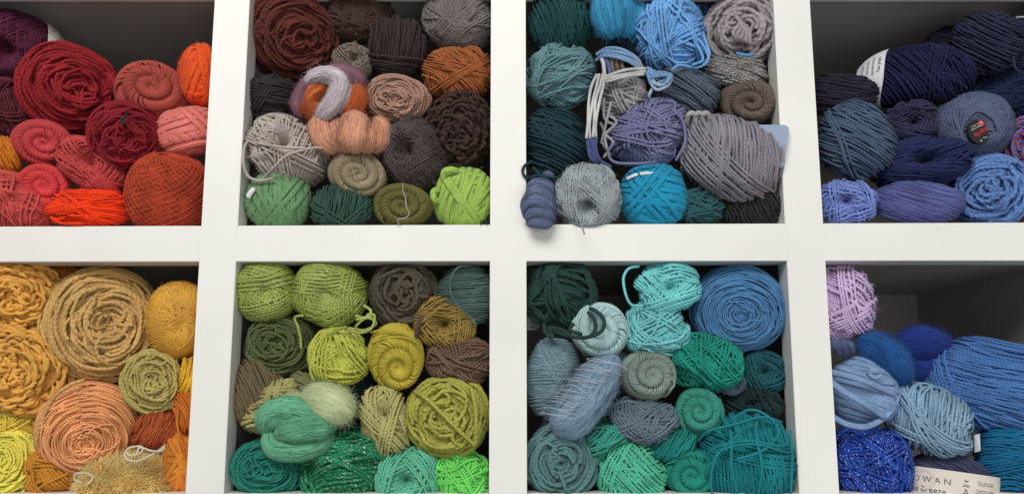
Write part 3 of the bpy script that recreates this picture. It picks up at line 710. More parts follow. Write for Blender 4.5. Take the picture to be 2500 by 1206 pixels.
yarn('yarn_ball', 'coral messy yarn ball slumped over the shelf edge, bottom left of red cubby', 40, 497, 88, 62, -22, -12, 'ball', (214, 90, 86), 7, m=7, over=7, fuzz=260,
  loose=[[(0, 428, 8), (18, 424, -2), (34, 432, -6), (26, 470, -12)]])
yarn('yarn_skein', 'neon orange red skein lying on the shelf', 222, 509, 94, 46, 4, 2, 'skein', (255, 72, 28), 7.5, n=(0.05, 0.25, 1), m=5, dev=0.25, tops=[((-0.35, 0.1, 1), 0.1, 4, 0.1), ((1, 0, 0.6), -0.2, 3, 0.1)], fuzz=200,
  loose=[[(160, 530, 2), (140, 536, -2), (124, 531, -2), (150, 545, -2), (200, 546, -2)]])
yarn('yarn_cone', 'rust red cross wound net of thin yarn, tall barrel beside the post', 412, 476, 97, 102, -4, 6, 'cross', (186, 74, 48), 3.6, cn=30, turns=0.52, up=(0.05, -0.3, 1), lump=0.01, mat=F_, layers=3.0, fuzz=100, seg=2.0, pw=0)

# ================================================================== upper row, second cubby: browns and first greens
yarn('yarn_cake', 'huge maroon brown yarn roll in the top left of the brown cubby', 712, 88, 106, 98, -18, 4, 'cake', (98, 48, 40), 9.4, axis=(0.22, -1, 0.02), depth=105, wob=0.9, fuzz=300, over=5, hole=0.12)
yarn('yarn_ball', 'dark brown fuzzy scrambled fine yarn ball at the top of the brown cubby', 878, 42, 82, 60, 0, 22, 'ball', (80, 60, 54), 4.5, m=3, over=14, fuzz=900, fl=0.007, mat=F_)
yarn('yarn_skein', 'very dark brown skein with slanted parallel strands beside the grey skein', 964, 118, 76, 72, 18, 12, 'skein', (66, 52, 50), 7.5, n=(0.9, 0.1, -0.45), m=8, fuzz=180, tops=[((0.35, 0, 1), -0.55, 9, 0.1)])
yarn('yarn_skein', 'grey wool skein in the top right corner of the brown cubby', 1122, 54, 83, 70, -8, 10, 'ball', (138, 130, 128), 5.5, m=12, over=3, fuzz=500, fl=0.006, tops=[((0.85, -0.1, -0.5), 0.0, 10, 0.1)])
yarn('yarn_ball', 'small grey brown flecked skein squeezed between two dark brown ones', 861, 151, 43, 45, 20, 20, 'hole', (150, 136, 122), 6, col2=None, h=0.3, m=6, mat=dict(col2=(70, 60, 55), mix=0.6), axis=(0.2, -1, 0.2), fuzz=200) if False else \
yarn('yarn_ball', 'small grey brown flecked skein squeezed between two dark brown ones', 861, 151, 43, 45, 20, 20, 'hole', (150, 136, 122), 6, h=0.3, m=6, mat=dict(col2=(70, 60, 55), mix=0.6), axis=(0.2, -1, 0.2), fuzz=200)
yarn('yarn_ball', 'copper brown yarn ball under the grey skein at the right post', 1118, 182, 83, 64, 4, 12, 'skein', (168, 100, 56), 6.5, n=(0.8, 0.2, 0.55), m=8, dev=0.5, tops=[((0.3, 0, 1), 0.25, 5, 0.2), ((-0.7, 0, 1), -0.1, 4, 0.2)], fuzz=200)
yarn('yarn_ball', 'charcoal brown skein of sideways strands against the left post', 661, 250, 66, 71, 0, 20, 'skein', (54, 46, 46), 8.5, n=(0.1, 0.1, 1), dev=0.25, tops=[((1, 0, -0.5), -0.35, 3, 0.2)], fuzz=250)
yarn('yarn_ball', 'pinkish brown oval nest of plied yarn in the middle of the brown cubby', 968, 240, 75, 53, -4, 4, 'cake', (178, 140, 124), 8, axis=(-0.1, -1, 0), wob=1.1, fuzz=200, hole=0.25, mess=10)
yarn('yarn_ball', 'black brown bumpy boucle yarn roll at the right post', 1121, 322, 82, 88, 0, 10, 'cake', (62, 46, 44), 9.5, wob=1.2, worm=0.22, fuzz=500, mess=10, mat=dict(bump=0.4, fib=1.4, col2=(92, 62, 56), mix=0.4), sides=6)
yarn('yarn_skein', 'beige grey plied skein with a loose loop hanging over the left post', 706, 372, 100, 76, -26, -8, 'hole', (196, 183, 174), 8.5, axis=(-0.45, -1, 0.28), h=0.30, m=8, tops=[((-0.1, 0, 1), -0.05, 4, 0.4), ((0.85, -0.2, 0.4), 0.05, 5, 0.3)], fuzz=260,
  loose=[[(622, 340, 6), (600, 352, -4), (594, 392, -6), (604, 428, -6), (630, 441, -8), (668, 436, -10)], [(640, 440, 0), (668, 410, -14), (700, 380, -18), (756, 363, -16), (790, 362, -6)], [(612, 345, 0), (640, 352, -12), (690, 360, -18), (745, 362, -18)]])
yarn('yarn_ball', 'taupe smooth pull skein with a neat spiral end, below the peach wool', 872, 428, 71, 57, -14, 0, 'swirl', (164, 150, 122), 5.5, axis=(-0.02, -1, 0.06), fuzz=120, lump=0.02)
yarn('yarn_skein', 'brown grey tweed skein of fine strands with a dark eye at its top', 1010, 380, 75, 90, 22, 0, 'hole', (128, 114, 112), 4.6, axis=(-0.25, -1, 0.30), h=0.2, m=9, mat=dict(col2=(66, 55, 55), mix=0.9, bump=0.5), over=5, fuzz=450)
e, B, M = yarn('tape_yarn_ball', 'mid green ribbon yarn ball carrying a small white tag', 681, 490, 80, 68, 2, -2, 'skein', (118, 166, 112), 14, n=(1, 0, 0.12), flat=0.12, m=4, dev=0.3, mat=TAPE, layers=4, tops=[((0.8, 0, -0.55), 0.2, 3, 0.1), ((0.9, 0, 0.4), -0.5, 2, 0.1)], fuzz=120)
cord('plastic_tag', [(606, 482, -4), (611, 472, -5), (620, 461, -5)], 13, WINK, e, flat=0.35); 
yarn('yarn_skein', 'dark bottle green skein of upright parallel strands on the shelf', 838, 504, 77, 56, 6, 6, 'skein', (60, 96, 80), 6.5, n=(1, 0.1, -0.15), dev=0.08, m=10, tops=[((0.75, -0.1, 0.75), -0.6, 8, 0.1), ((0.75, 0, -0.7), 0.62, 6, 0.1)], fuzz=120)
e, B, M = yarn('yarn_ball', 'olive green pull skein with a thin pale tail hanging down its front', 984, 503, 74, 54, -4, 0, 'swirl', (116, 112, 62), 6, axis=(-0.05, -1, 0.02), fuzz=160)
cord('pale_tail', [(983, 448, 2), (984, 466, -4), (990, 484, -6), (992, 504, -7), (999, 522, -6), (990, 532, -5), (972, 536, -5), (974, 548, -4)], 3.4, yarn_mat('pale_tail', (170, 165, 160), 0.001, bump=0.8), e)
e, B, M = yarn('tape_yarn_ball', 'lime green ribbon yarn ball with frayed ends, bottom right of brown cubby', 1130, 484, 74, 72, 4, 2, 'skein', (172, 212, 92), 15, n=(0.9, 0, -0.4), flat=0.12, m=3, dev=0.45, mat=TAPE, layers=4, tops=[((0.9, 0, 0.5), -0.15, 2, 0.1), ((0.8, 0, -0.6), 0.4, 2, 0.1)], fuzz=80,
  loose=[[(1082, 440, 8), (1084, 420, 2), (1100, 414, 0), (1118, 418, 4)], [(1072, 462, 8), (1058, 468, 4), (1060, 486, 6), (1072, 492, 12)]])
cord('black_clip', [(1174, 548, -2), (1176, 540, -3), (1186, 538, -3), (1188, 548, -2)], 4, INK, e)
P1 = [(750, 270, 12), (756, 220, 8), (790, 182, 2), (836, 186, 2), (850, 222, 4)]
OR_ = [(214, 118, 52), (180, 84, 44), (226, 140, 80)]; WH_ = [(235, 232, 234), (214, 200, 208), (168, 140, 152)]; PL_ = [(110, 66, 84), (150, 110, 124), (88, 46, 62)]
roving('wool_roving', 'variegated white, orange and plum wool roving rolled into a loose ring', [
  ([(744, 288, 26), (734, 256, 20), (748, 218, 20), (778, 200, 22)], [18, 24, 24, 16], 1, PL_),
  ([(752, 280, 24), (760, 240, 20), (790, 214, 20), (806, 200, 24)], [20, 26, 26, 18], 1, OR_),
  ([(768, 296, 14), (764, 268, 6), (738, 262, 14)], [14, 20, 14], 1, OR_),
  ([(742, 208, 16), (768, 186, 8), (808, 184, 2), (830, 205, -4), (818, 244, -8), (792, 276, -4), (776, 300, 6)], [12, 18, 22, 24, 24, 22, 14], 1, WH_),
  ([(800, 170, 14), (836, 176, 6), (872, 196, 8), (884, 216, 14)], [14, 22, 20, 12], 1, PL_),
  ([(872, 204, 12), (874, 240, 2), (858, 270, 4), (836, 284, 10)], [14, 26, 26, 14], 1, OR_),
  ([(846, 200, 6), (852, 240, -2), (836, 274, 2)], [10, 16, 12], 1, WH_)],
  WH_, seed=3, col=(190, 120, 90), fuzz=1000, nf=170, mat=dict(hscale=(0.10, 2.0), fib=1.2), fl=0.009)
roving('wool_roving', 'peach wool roving puffed in three rounded lobes, under the variegated roving', [
  ([(826, 372, 6), (794, 345, 2), (782, 310, 6), (800, 295, 14)], [16, 32, 30, 16]),
  ([(872, 376, 4), (866, 340, -6), (868, 305, -2), (876, 284, 10)], [20, 42, 40, 18]),
  ([(905, 372, 12), (928, 345, 6), (930, 310, 8), (915, 290, 16)], [14, 24, 24, 14]),
  ([(830, 290, 14), (828, 325, 4), (838, 365, 6)], [18, 30, 18]), ([(850, 375, 0), (846, 335, -4), (852, 296, 2)], [16, 26, 18]), ([(892, 376, 6), (900, 340, -2), (896, 300, 4)], [16, 24, 16])],
  [(214, 150, 122), (222, 162, 134), (205, 142, 114)], seed=4, col=(215, 150, 120), fuzz=350, nf=160)

# ================================================================== upper row, third cubby: teal, sky blue, greys
yarn('yarn_ball', 'deep teal green skein in the top left corner of the blue cubby', 1368, 62, 79, 76, -12, 12, 'skein', (32, 84, 86), 7.5, n=(0.9, 0.1, 0.4), m=7, dev=0.3, fuzz=200)
roving('wool_roving', 'bright cyan unspun wool in two puffs at the top of the blue cubby', [
  ([(1478, -20, 20), (1484, 40, 12), (1502, 95, 14)], [32, 42, 30]), ([(1520, -20, 30), (1528, 40, 26), (1530, 95, 28)], [26, 28, 22], .6), ([(1556, 10, 40), (1560, 60, 36), (1552, 100, 38)], [26, 32, 22], 0.6)],
  [(46, 150, 205), (60, 165, 215), (35, 135, 190)], seed=5, col=(46, 150, 205), fuzz=800, fl=0.012)
yarn('yarn_ball', 'muted blue ball mostly hidden behind the sky blue one', 1702, 66, 48, 52, 0, 50, 'ball', (70, 112, 165), 7)
yarn('yarn_ball', 'sky blue hand wound yarn ball at the top of its cubby', 1632, 88, 83, 84, 8, 0, 'ball', (118, 182, 246), 8.5, m=6, over=6, fuzz=260, seed=11,
  loose=[[(1710, 60, 20), (1722, 100, 14), (1732, 135, 14), (1716, 158, 16)], [(1700, 90, 8), (1722, 120, 8), (1728, 150, 10), (1700, 166, 12), (1660, 160, 8), (1640, 172, 6)], [(1702, 110, 8), (1716, 146, 8), (1690, 160, 8)]])
e, B, M = yarn('yarn_cake', 'warm grey chunky yarn roll tied with a bit of sky blue, upper right', 1808, 75, 88, 81, 12, 2, 'cake', (172, 162, 166), 11.5, axis=(0.1, -1, 0), wob=0.9, fuzz=250, mess=10, hole=0.15, tops=[])
for k_ in range(5): cord('centre_twist', [(1795 + 9 * k_, 40 + 8 * k_, 3), (1806 + 6 * k_, 58 + 6 * k_, -3), (1790 + 10 * k_, 80 + 6 * k_, -2), (1800 + 8 * k_, 100 + 2 * k_, 3)], 11, M, e)
cord('blue_tie', [(1799, 131, 2), (1812, 134, -4), (1828, 136, -4), (1840, 134, 2)], 8, yarn_mat('blue_tie', (100, 170, 230), 0.0015), e)
yarn('yarn_ball', 'grey teal hand wound yarn ball at the left of the blue cubby', 1366, 190, 80, 73, 4, 8, 'ball', (110, 154, 162), 8, m=6, over=7, fuzz=250, seed=5)
yarn('yarn_ball', 'small midnight purple ball peeking over the blue tape loops', 1532, 128, 40, 32, 0, 44, 'ball', (45, 42, 72), 6)
yarn('yarn_ball', 'small cool grey yarn ball framed by the white crochet tape', 1524, 238, 54, 50, 12, 14, 'ball', (176, 172, 178), 8.5, m=8, over=2, fuzz=150,
  loose=[[(1474, 240, 14), (1476, 290, 10), (1500, 310, 14), (1470, 340, 16), (1490, 380, 16)], [(1484, 280, 12), (1505, 300, 10), (1478, 330, 12), (1482, 366, 12)], [(1466, 300, 18), (1480, 330, 12), (1496, 350, 14), (1474, 385, 14)], [(1492, 250, 6), (1480, 300, 10), (1468, 350, 16)]])
yarn('yarn_skein', 'dark slate heather skein of slanted strands, middle right of the blue cubby', 1675, 224, 81, 60, -24, 16, 'skein', (84, 96, 116), 8.5, n=(0.25, 0.1, 1), m=7, dev=0.15, mat=dict(col2=(150, 155, 165), mix=0.25), fuzz=250)
yarn('yarn_skein', 'black and white marled skein lying under the chunky grey roll', 1795, 178, 72, 46, -14, 14, 'skein', (84, 82, 84), 7, n=(0.2, 0.1, 1), m=5, dev=0.15, mat=dict(col2=(190, 185, 182), mix=0.75), fuzz=250)
yarn('yarn_ball', 'brown grey pull skein with a round spiral end, beside the right post', 1828, 250, 71, 54, -6, 6, 'swirl', (116, 100, 94), 7.5, axis=(0.05, -1, -0.05), pitch=0.42, fuzz=140)
yarn('yarn_skein', 'very dark petrol blue skein with a curl hanging by the left post', 1357, 352, 73, 86, 6, 10, 'skein', (30, 64, 76), 8.5, n=(0.5, 0.1, 0.85), m=7, dev=0.3, fuzz=240,
  loose=[[(1300, 395, 8), (1282, 404, -2), (1276, 420, -4), (1288, 434, -4), (1320, 428, 0), (1352, 440, 4)], [(1300, 410, 4), (1330, 432, -2), (1380, 428, -2), (1420, 400, 2)]])
yarn('yarn_ball', 'periwinkle grey hand wound yarn ball in the middle of the blue cubby', 1584, 328, 96, 75, 14, -6, 'ball', (126, 128, 172), 8.5, m=7, over=6, fuzz=260, seed=21,
  loose=[[(1500, 350, 8), (1484, 372, 4), (1500, 396, 2), (1550, 400, -2), (1600, 396, -6)], [(1640, 265, 0), (1668, 300, -4), (1672, 350, -4), (1650, 392, 0)]])
e, B, M = yarn('yarn_skein', 'large lilac grey plied skein bulging over the right post', 1783, 386, 130, 97, -22, -24, 'skein', (158, 152, 164), 9, n=(0.98, 0.1, 0.28), m=12, dev=0.05, lump=0.03, mat=dict(cols=[(158, 160, 172), (150, 144, 156), (166, 150, 158)], hscale=(0.02, 0.0)), tops=[((0.55, -0.25, 0.80), -0.18, 13, 0.15)], fuzz=220, seed=9)
cg = plain_mat('card_blue_grey', (140, 158, 182), 0.5)
def flat_card(name, pts, th, mat, parent):
    P = np.array([at(u, v, y / 1000.) for u, v, y in pts]); Q = P + np.array([0, th, 0]); n = len(P)
    F = [[0, i, i + 1] for i in range(1, n - 1)] + [[n, n + i + 1, n + i] for i in range(1, n - 1)]
    for i in range(n): j = (i + 1) % n; F += [[i, n + i, n + j], [i, n + j, j]]
    return new_mesh(name, np.concatenate([P, Q]), np.array(F), mat, parent, smooth=False)
flat_card('label_card', [(1830, 305, 14), (1905, 305, -2), (1918, 306, -6), (1925, 311, -8), (1927, 320, -9), (1922, 355, -10), (1912, 408, -8), (1880, 420, 4), (1840, 400, 10)], 0.0006, cg, e)
for k_ in range(3): cord('cream_curl', [(1676 + k_ * 17, 300, 8), (1682 + k_ * 17, 280, -2), (1694 + k_ * 17, 279, -2), (1700 + k_ * 17, 302, 6)], 13, yarn_mat('cream_curl', (176, 172, 168), 0.002), e)
yarn('yarn_skein', 'dark teal small skein between the cyan tape ball and the black fuzzy one', 1704, 508, 58, 46, -4, 14, 'ball', (52, 102, 108), 7.5, m=6, over=5, fuzz=120)
yarn('fuzzy_yarn_ball', 'black crinkly fuzzy yarn at the bottom right of the blue cubby', 1840, 506, 82, 50, 4, 12, 'skein', (30, 28, 34), 6, n=(1, 0, 0.1), dev=0.25, mat=dict(rough=0.5), fuzz=2600, fl=0.006)
yarn('yarn_skein', 'pale grey flecked tweed ball drooping over the lower shelf edge', 1434, 482, 79, 82, 4, -22, 'hole', (190, 198, 200), 4.8, axis=(-0.05, -1, -0.42), h=0.22, m=8, mat=dict(col2=(130, 142, 160), mix=0.5, bump=0.5), fuzz=400, over=4,
  loose=[[(1400, 470, -16), (1404, 500, -22), (1412, 530, -26), (1420, 550, -26), (1427, 572, -26)], [(1396, 440, -12), (1416, 420, -14), (1440, 430, -16)]])
e, B, M = yarn('tape_yarn_ball', 'turquoise blue jersey tape ball with bits of white core showing on top', 1593, 478, 79, 77, 8, -6, 'skein', (22, 160, 206), 14, n=(0.35, 0.05, 1), flat=0.13, m=3, dev=0.35, mat=TAPE, layers=4, tops=[((0.85, 0, 0.5), -0.05, 3, 0.1), ((-0.7, -0.1, 0.8), 0.35, 3, 0.1)], fuzz=60)
for a_ in ([(1530, 437, 6), (1545, 430, 1), (1556, 426, 0)], [(1563, 425, -1), (1580, 423, -3), (1596, 425, -3)], [(1612, 425, -3), (1628, 429, -1), (1640, 435, 3)]): cord('white_core', a_, 8, WINK, e, flat=0.3)
sl = [(122, 138, 180), (108, 124, 164)]
roving('thick_roving_yarn', 'slate blue thick roving coiled in fat loops, hanging at the lower left of its cubby', [
  ([(1288, 470, -4), (1308, 452, -10), (1336, 458, -8), (1346, 478, 0)], [12, 17, 17, 12]),
  ([(1284, 484, -8), (1306, 470, -18), (1334, 482, -14), (1352, 502, -4)], [12, 18, 17, 10]),
  ([(1282, 512, -8), (1306, 492, -22), (1336, 506, -18), (1354, 526, -6)], [12, 18, 18, 10]),
  ([(1284, 536, -8), (1308, 518, -20), (1336, 526, -18), (1350, 542, -8)], [12, 16, 16, 10]),
  ([(1288, 548, -12), (1310, 544, -22), (1334, 546, -18), (1346, 538, -8)], [9, 13, 13, 8]),
  ([(1286, 470, 6), (1282, 500, 2), (1290, 540, 0)], [9, 13, 9]),
  ([(1322, 446, 14), (1338, 430, 12), (1350, 446, 12)], [9, 13, 9])], sl, seed=6, col=(104, 122, 164), fuzz=260, fl=0.006, nf=120, part='coil')
# crochet tape yarn: white to blue, looped around the small grey ball
twm = dict(twist=1.0, plies=3.0, bump=1.3, fib=1.0)
TM1 = yarn_mat('tape_blue', (120, 160, 205), 0.001, cols=[(100, 140, 195), (130, 170, 215), (185, 200, 215)], hscale=(0.10, 0.0), **twm)
TM2 = yarn_mat('tape_white', (215, 215, 212), 0.001, cols=[(222, 220, 214), (200, 202, 205), (228, 226, 220)], hscale=(0.1, 0.0), **twm)
TM3 = yarn_mat('tape_denim', (70, 80, 140), 0.001, cols=[(62, 72, 135), (90, 105, 160), (70, 82, 140)], hscale=(0.2, 0.0), **twm)
TM4 = yarn_mat('tape_olive', (110, 98, 80), 0.001, **twm)
jr = random.Random(5)
def jcord(nm_, pts_, *a_, **k_): return cord(nm_, [(u_ + jr.uniform(-2.5, 2.5), v_ + jr.uniform(-2.5, 2.5), y_ + jr.uniform(-2.5, 1.5)) for u_, v_, y_ in pts_], *a_, **k_)
te = empty('crochet_tape_yarn', at(1500, 400, 0.0)); props(te, 'white and blue crochet tape yarn looped round the small cool grey ball', 'yarn skein', GROUP)
for k_ in range(4): jcord('blue_wrap', [(1456, 132 + k_ * 6, 20), (1480, 118 + k_ * 6, 6), (1520, 122 + k_ * 7, 0), (1552, 140 + k_ * 7, 2), (1568, 166 + k_ * 5, 12)], 8.5, TM1, te, flat=0.6)
for k_ in range(3): jcord('white_wrap', [(1462, 192 + k_ * 7, 14), (1490, 184 + k_ * 7, 2), (1530, 174 + k_ * 7, -2), (1574, 170 + k_ * 7, 6)], 8, TM2, te, flat=0.6)
for k_ in range(4): jcord('hanging_strand', [(1456 + k_ * 7, 180, 10), (1446 + k_ * 9, 210, -2), (1438 + k_ * 8, 250, -8), (1434 + k_ * 7, 300, -10), (1434 + k_ * 7, 336, -8)], 7.5, TM2, te, flat=0.6)
for k_ in range(4): jcord('hanging_strand', [(1434 + k_ * 7, 334, -8), (1436 + k_ * 6, 360, -6), (1444 + k_ * 6, 385, -2), (1462 + k_ * 4, 400, 4), (1484 + k_ * 3, 408, 10)], 9, TM3, te, flat=0.6)
for k_ in range(3): jcord('dark_wrap', [(1470 + k_ * 11, 142, 12), (1474 + k_ * 11, 160, 6), (1478 + k_ * 11, 184, 8)], 10, TM3 if k_ == 1 else TM2 if k_ == 0 else TM4, te, flat=0.6)
for k_ in range(2): jcord('dark_wrap', [(1505 + k_ * 12, 146, 12), (1508 + k_ * 12, 160, 8), (1512 + k_ * 12, 176, 10)], 10, TM4, te, flat=0.6)
jcord('loop', [(1574, 170, 10), (1590, 190, 4), (1612, 186, 0), (1640, 182, 4), (1634, 205, 2), (1608, 220, 2), (1588, 205, 4), (1582, 185, 6)], 8, TM1, te, flat=0.6)
jcord('loop', [(1580, 165, 12), (1600, 176, 8), (1630, 178, 8), (1622, 196, 6), (1600, 208, 6), (1584, 232, 10), (1590, 246, 14)], 8, TM1, te, flat=0.6)
for q_ in (5, 10): jcord('loop', [(1574 + q_, 172, 10), (1590 + q_, 192 - q_, 3), (1612, 190 - q_, 0), (1640 - q_, 186, 3), (1632 - q_, 203, 1), (1608, 216 - q_, 1), (1590, 205 - q_, 3)], 8, TM1, te, flat=0.6)

# ================================================================== upper row, fourth cubby: navy
yarn('yarn_ball', 'black purple skein of sideways strands at the left of the navy cubby', 2056, 233, 76, 56, -10, 22, 'skein', (48, 40, 62), 6.5, n=(0.1, 0.1, 1), fuzz=260, fl=0.007)
e, B, M = yarn('yarn_skein', 'royal navy skein wearing a white paper band on its left end', 2232, 188, 124, 74, 0, 14, 'skein', (27, 32, 78), 7.5, n=(0.9, 0.1, 0.35), m=10, dev=0.3, fuzz=260, tops=[((0.95, 0, -0.1), 0.35, 5, 0.2)])
paper_band(e, B, (-1, 0.03, 0.1), 0.46, 0.92, scale=1.05, conform=True, mat=WPAPER, a0=-1.3, a1=1.5,
  texts=[('Your project', 0.0042, 0.55, .18, 0, INK), ('superwash wool yarn', 0.0034, 0.55, .38, 0, INKB), ('hand wash, dry flat', 0.0032, 0.55, .56, 0, INKB), ('do not bleach', 0.0032, 0.55, .74, 0, INKB)])
yarn('yarn_ball', 'black navy small ball behind, in the shadow beside the dark round one', 2312, 112, 50, 42, 0, 60, 'ball', (38, 42, 64), 7)
e, B, M = yarn('yarn_skein', 'very dark ink blue skein standing highest in the navy cubby', 2407, 104, 73, 75, -10, 14, 'skein', (46, 52, 82), 7.5, n=(0.45, 0.1, 0.9), m=8, dev=0.25, fuzz=350, loose=[[(2474, 140, 20), (2478, 165, 14), (2496, 180, 14), (2510, 180, 14)]])
e, B, M = yarn('yarn_ball', 'dark navy ball cut by the right edge, with a white label slip on top', 2500, 112, 46, 70, 0, 20, 'skein', (44, 54, 92), 6.5, n=(0.2, 0.1, 1), fuzz=200)
flat_card('paper_slip', [(2480, 41, 30), (2520, 39, 30), (2520, 50, 34), (2482, 48, 34)], 0.0005, WPAPER, e)
yarn('yarn_ball', 'wide shadowed midnight blue ball at the right of the navy cubby', 2460, 232, 88, 66, 0, 46, 'ball', (32, 46, 88), 5, m=12, fuzz=500, mat=F_)
yarn('yarn_skein', 'slate blue large skein with slanted strands at the left post', 2086, 346, 86, 99, 8, 4, 'skein', (80, 102, 130), 8, n=(0.62, 0.1, 0.8), m=9, dev=0.2, fuzz=220, tops=[((0.95, 0, 0.2), -0.3, 3, 0.3)], seed=4)
yarn('yarn_ball', 'dusky indigo small ball between the slate skein and the black label ball', 2224, 300, 56, 50, 0, 24, 'hole', (58, 60, 94), 6.5, axis=(0.15, -1, 0), h=0.3, fuzz=140, loose=[[(2200, 262, 26), (2222, 258, 20), (2250, 264, 18), (2285, 266, 18)]])
e, B, M = yarn('yarn_ball', 'grey blue smooth ball with a round black and red label in its core', 2374, 310, 90, 80, 6, 0, 'rosette', (96, 106, 140), 6.5, axis=(0.16, -1, -0.06), h=0.42, lump=0.015, fuzz=160, hole=0.22, mat=dict(bump=0.6))
c0 = at(2391, 321, 0.006)
lc = np.stack([np.cos(np.linspace(0, 6.2832, 29)[:-1]), np.sin(np.linspace(0, 6.2832, 29)[:-1])], 1); s_ = mpp(c0)
G = Geo(); disc = np.array([c0 + np.array([x_ * 28 * s_, 0.0, y_ * 31 * s_]) for x_, y_ in lc]); 
lab = new_mesh('core_label', np.concatenate([disc, disc + np.array([0, 0.004, 0])]), np.array([[0, i, i + 1] for i in range(1, 27)] + [[i, (i + 1) % 28, 28 + i] for i in range(28)] + [[(i + 1) % 28, 28 + (i + 1) % 28, 28 + i] for i in range(28)]), BLACKP, e, smooth=False)
def disc_text(tx, size, du, dv, ang, mat, dy=-0.0005):
    V, F = text_geo(tx, size * s_); a_ = math.radians(ang); R2 = np.array([[math.cos(a_), math.sin(a_)], [-math.sin(a_), math.cos(a_)]]); V = V @ R2
    sub_mesh('printed_text', np.stack([c0[0] + du * s_ + V[:, 0], np.full(len(V), c0[1] + dy), c0[2] - dv * s_ + V[:, 1]], 1), F, mat, lab)
disc_text('aarla', 20, 3, 3, 208, RED); disc_text('Made in Italy', 6, -6, -9, 208, WINK); disc_text('Nr 4972 5', 5, -10, -15, 208, WINK); disc_text('50 g', 5, 12, 16, 208, WINK)
disc_text('+', 13, 6, -21, 20, WINK, -0.0009); disc_text('x', 10, 2, 23, 20, WINK)
sub_mesh('printed_mark', np.array([[c0[0] + (6 + a_) * s_, c0[1] - 0.0006, c0[2] + (21 + b_) * s_] for a_, b_ in ((-7, -5), (6, -7), (7, 5), (-6, 7))]), np.array([[0, 1, 2], [0, 2, 3]]), RED, lab)
yarn('yarn_ball', 'multicoloured blue, purple and red plied yarn cut by the right edge', 2505, 360, 50, 70, 0, 10, 'cake', (96, 104, 160), 9, mat=dict(cols=[(60, 90, 150), (120, 120, 190), (150, 60, 90), (90, 150, 180)], hscale=(0.25, 0.6)), fuzz=120)
yarn('yarn_skein', 'dark indigo oval skein with an open eye, under the black label ball', 2240, 398, 117, 57, 4, 2, 'hole', (38, 48, 100), 7.5, axis=(0.25, -1, 0.1), h=0.28, m=8, q=2.0, fuzz=260, tops=[((-0.15, -0.2, 1), 0.35, 6, 0.1)], seed=8)
yarn('yarn_skein', 'bright periwinkle blue skein with an open eye, lower left of the navy cubby', 2066, 493, 66, 53, -6, 0, 'hole', (136, 158, 236), 6.8, axis=(-0.05, -1, 0.05), h=0.34, m=7, tops=[((0.95, 0, 0.1), -0.35, 4, 0.3), ((1, 0.2, 0.2), 0.62, 3, 0.3)], fuzz=140)
yarn('yarn_ball', 'smooth violet blue fine egg shaped ball lying on the shelf', 2238, 496, 103, 54, -4, -4, 'skein', (106, 112, 180), 4.6, n=(0.55, 0.05, 0.85), m=12, dev=0.1, lump=0.015, fuzz=120, mat=dict(bump=0.7), extra=1)
yarn('yarn_cake', 'cornflower blue chunky yarn roll at the lower right of the navy cubby', 2420, 466, 86, 80, 8, -4, 'cake', (106, 146, 214), 10, axis=(0, -1, 0.05), wob=1.1, fuzz=220, mess=9, hole=0.12)

# ================================================================== lower row, first cubby: yellows and oranges
CH = dict(bump=0.15, fib=1.6, twist=3.0, plies=0.0, sheen=0.5, rough=0.7, var=0.22)
yarn('chenille_yarn_roll', 'golden orange chenille roll in the top left corner of the yellow cubby', 56, 720, 96, 84, -8, 6, 'cake', (252, 188, 88), 9.6, axis=(-0.2, -1, -0.1), wob=0.9, worm=0.2, seg=0.6, sides=6, mat=CH, fuzz=900, fl=0.0018, mess=14, over=8, layers=2.0)
yarn('yarn_ball', 'dark rust orange ball hidden behind the chenille, at the top', 158, 672, 40, 34, 0, 50, 'ball', (165, 90, 35), 8)
yarn('chenille_yarn_roll', 'golden chenille roll with an open eye, the lower and larger chenille', 70, 908, 118, 112, 0, -4, 'cake', (252, 190, 90), 10, axis=(-0.42, -1, 0.06), wob=0.9, worm=0.2, seg=0.6, sides=6, mat=CH, fuzz=900, fl=0.0018, mess=16, over=8, hole=0.25, layers=2.0)
e, B, M = yarn('yarn_cake', 'very large sandy tan yarn roll, biggest in the yellow cubby', 252, 792, 138, 142, 0, 0, 'cake', (214, 174, 110), 10, axis=(0.1, -1, 0.02), depth=150, wob=0.8, fuzz=420, mess=7, over=2, hole=0.2,
  loose=[[(205, 928, 6), (170, 940, -2), (130, 972, -6), (105, 1020, -6), (94, 1052, -4), (88, 1082, -2)]])
yarn('yarn_ball', 'glossy mustard cotton ball with a star like centre beside the post', 436, 783, 73, 94, 4, 4, 'rosette', (226, 170, 62), 3.8, axis=(0.10, -1, -0.16), h=0.07, lump=0.015, q=1.1, fuzz=40, hole=0.16, mat=dict(rough=0.6, bump=0.7), tops=[((0.25, 0, 1), 0.25, 7, 0.3), ((-0.5, 0, 1), 0.1, 5, 0.3)], loose=[[(474, 798, 14), (468, 820, 0), (452, 842, 0), (432, 853, 0)]])
yarn('yarn_cake', 'khaki green nest of plied yarn under the mustard ball', 377, 933, 68, 75, 16, 0, 'cake', (192, 176, 106), 9, axis=(0, -1, 0.1), wob=1.1, fuzz=160, mess=9, hole=0.15)
yarn('yarn_ball', 'small golden yellow ball at the right post, under the mustard ball', 468, 918, 36, 44, 0, 10, 'skein', (246, 192, 60), 7, n=(1, 0.2, -0.2), fuzz=60)
yarn('yarn_ball', 'burnt orange small ball with a hanging strand at the right post', 462, 1006, 36, 50, 0, 8, 'skein', (216, 122, 42), 7.5, n=(0.9, 0.2, 0.5), fuzz=80, loose=[[(436, 1000, 8), (432, 1030, 2), (438, 1062, 2), (446, 1090, 2), (452, 1112, 4)]])
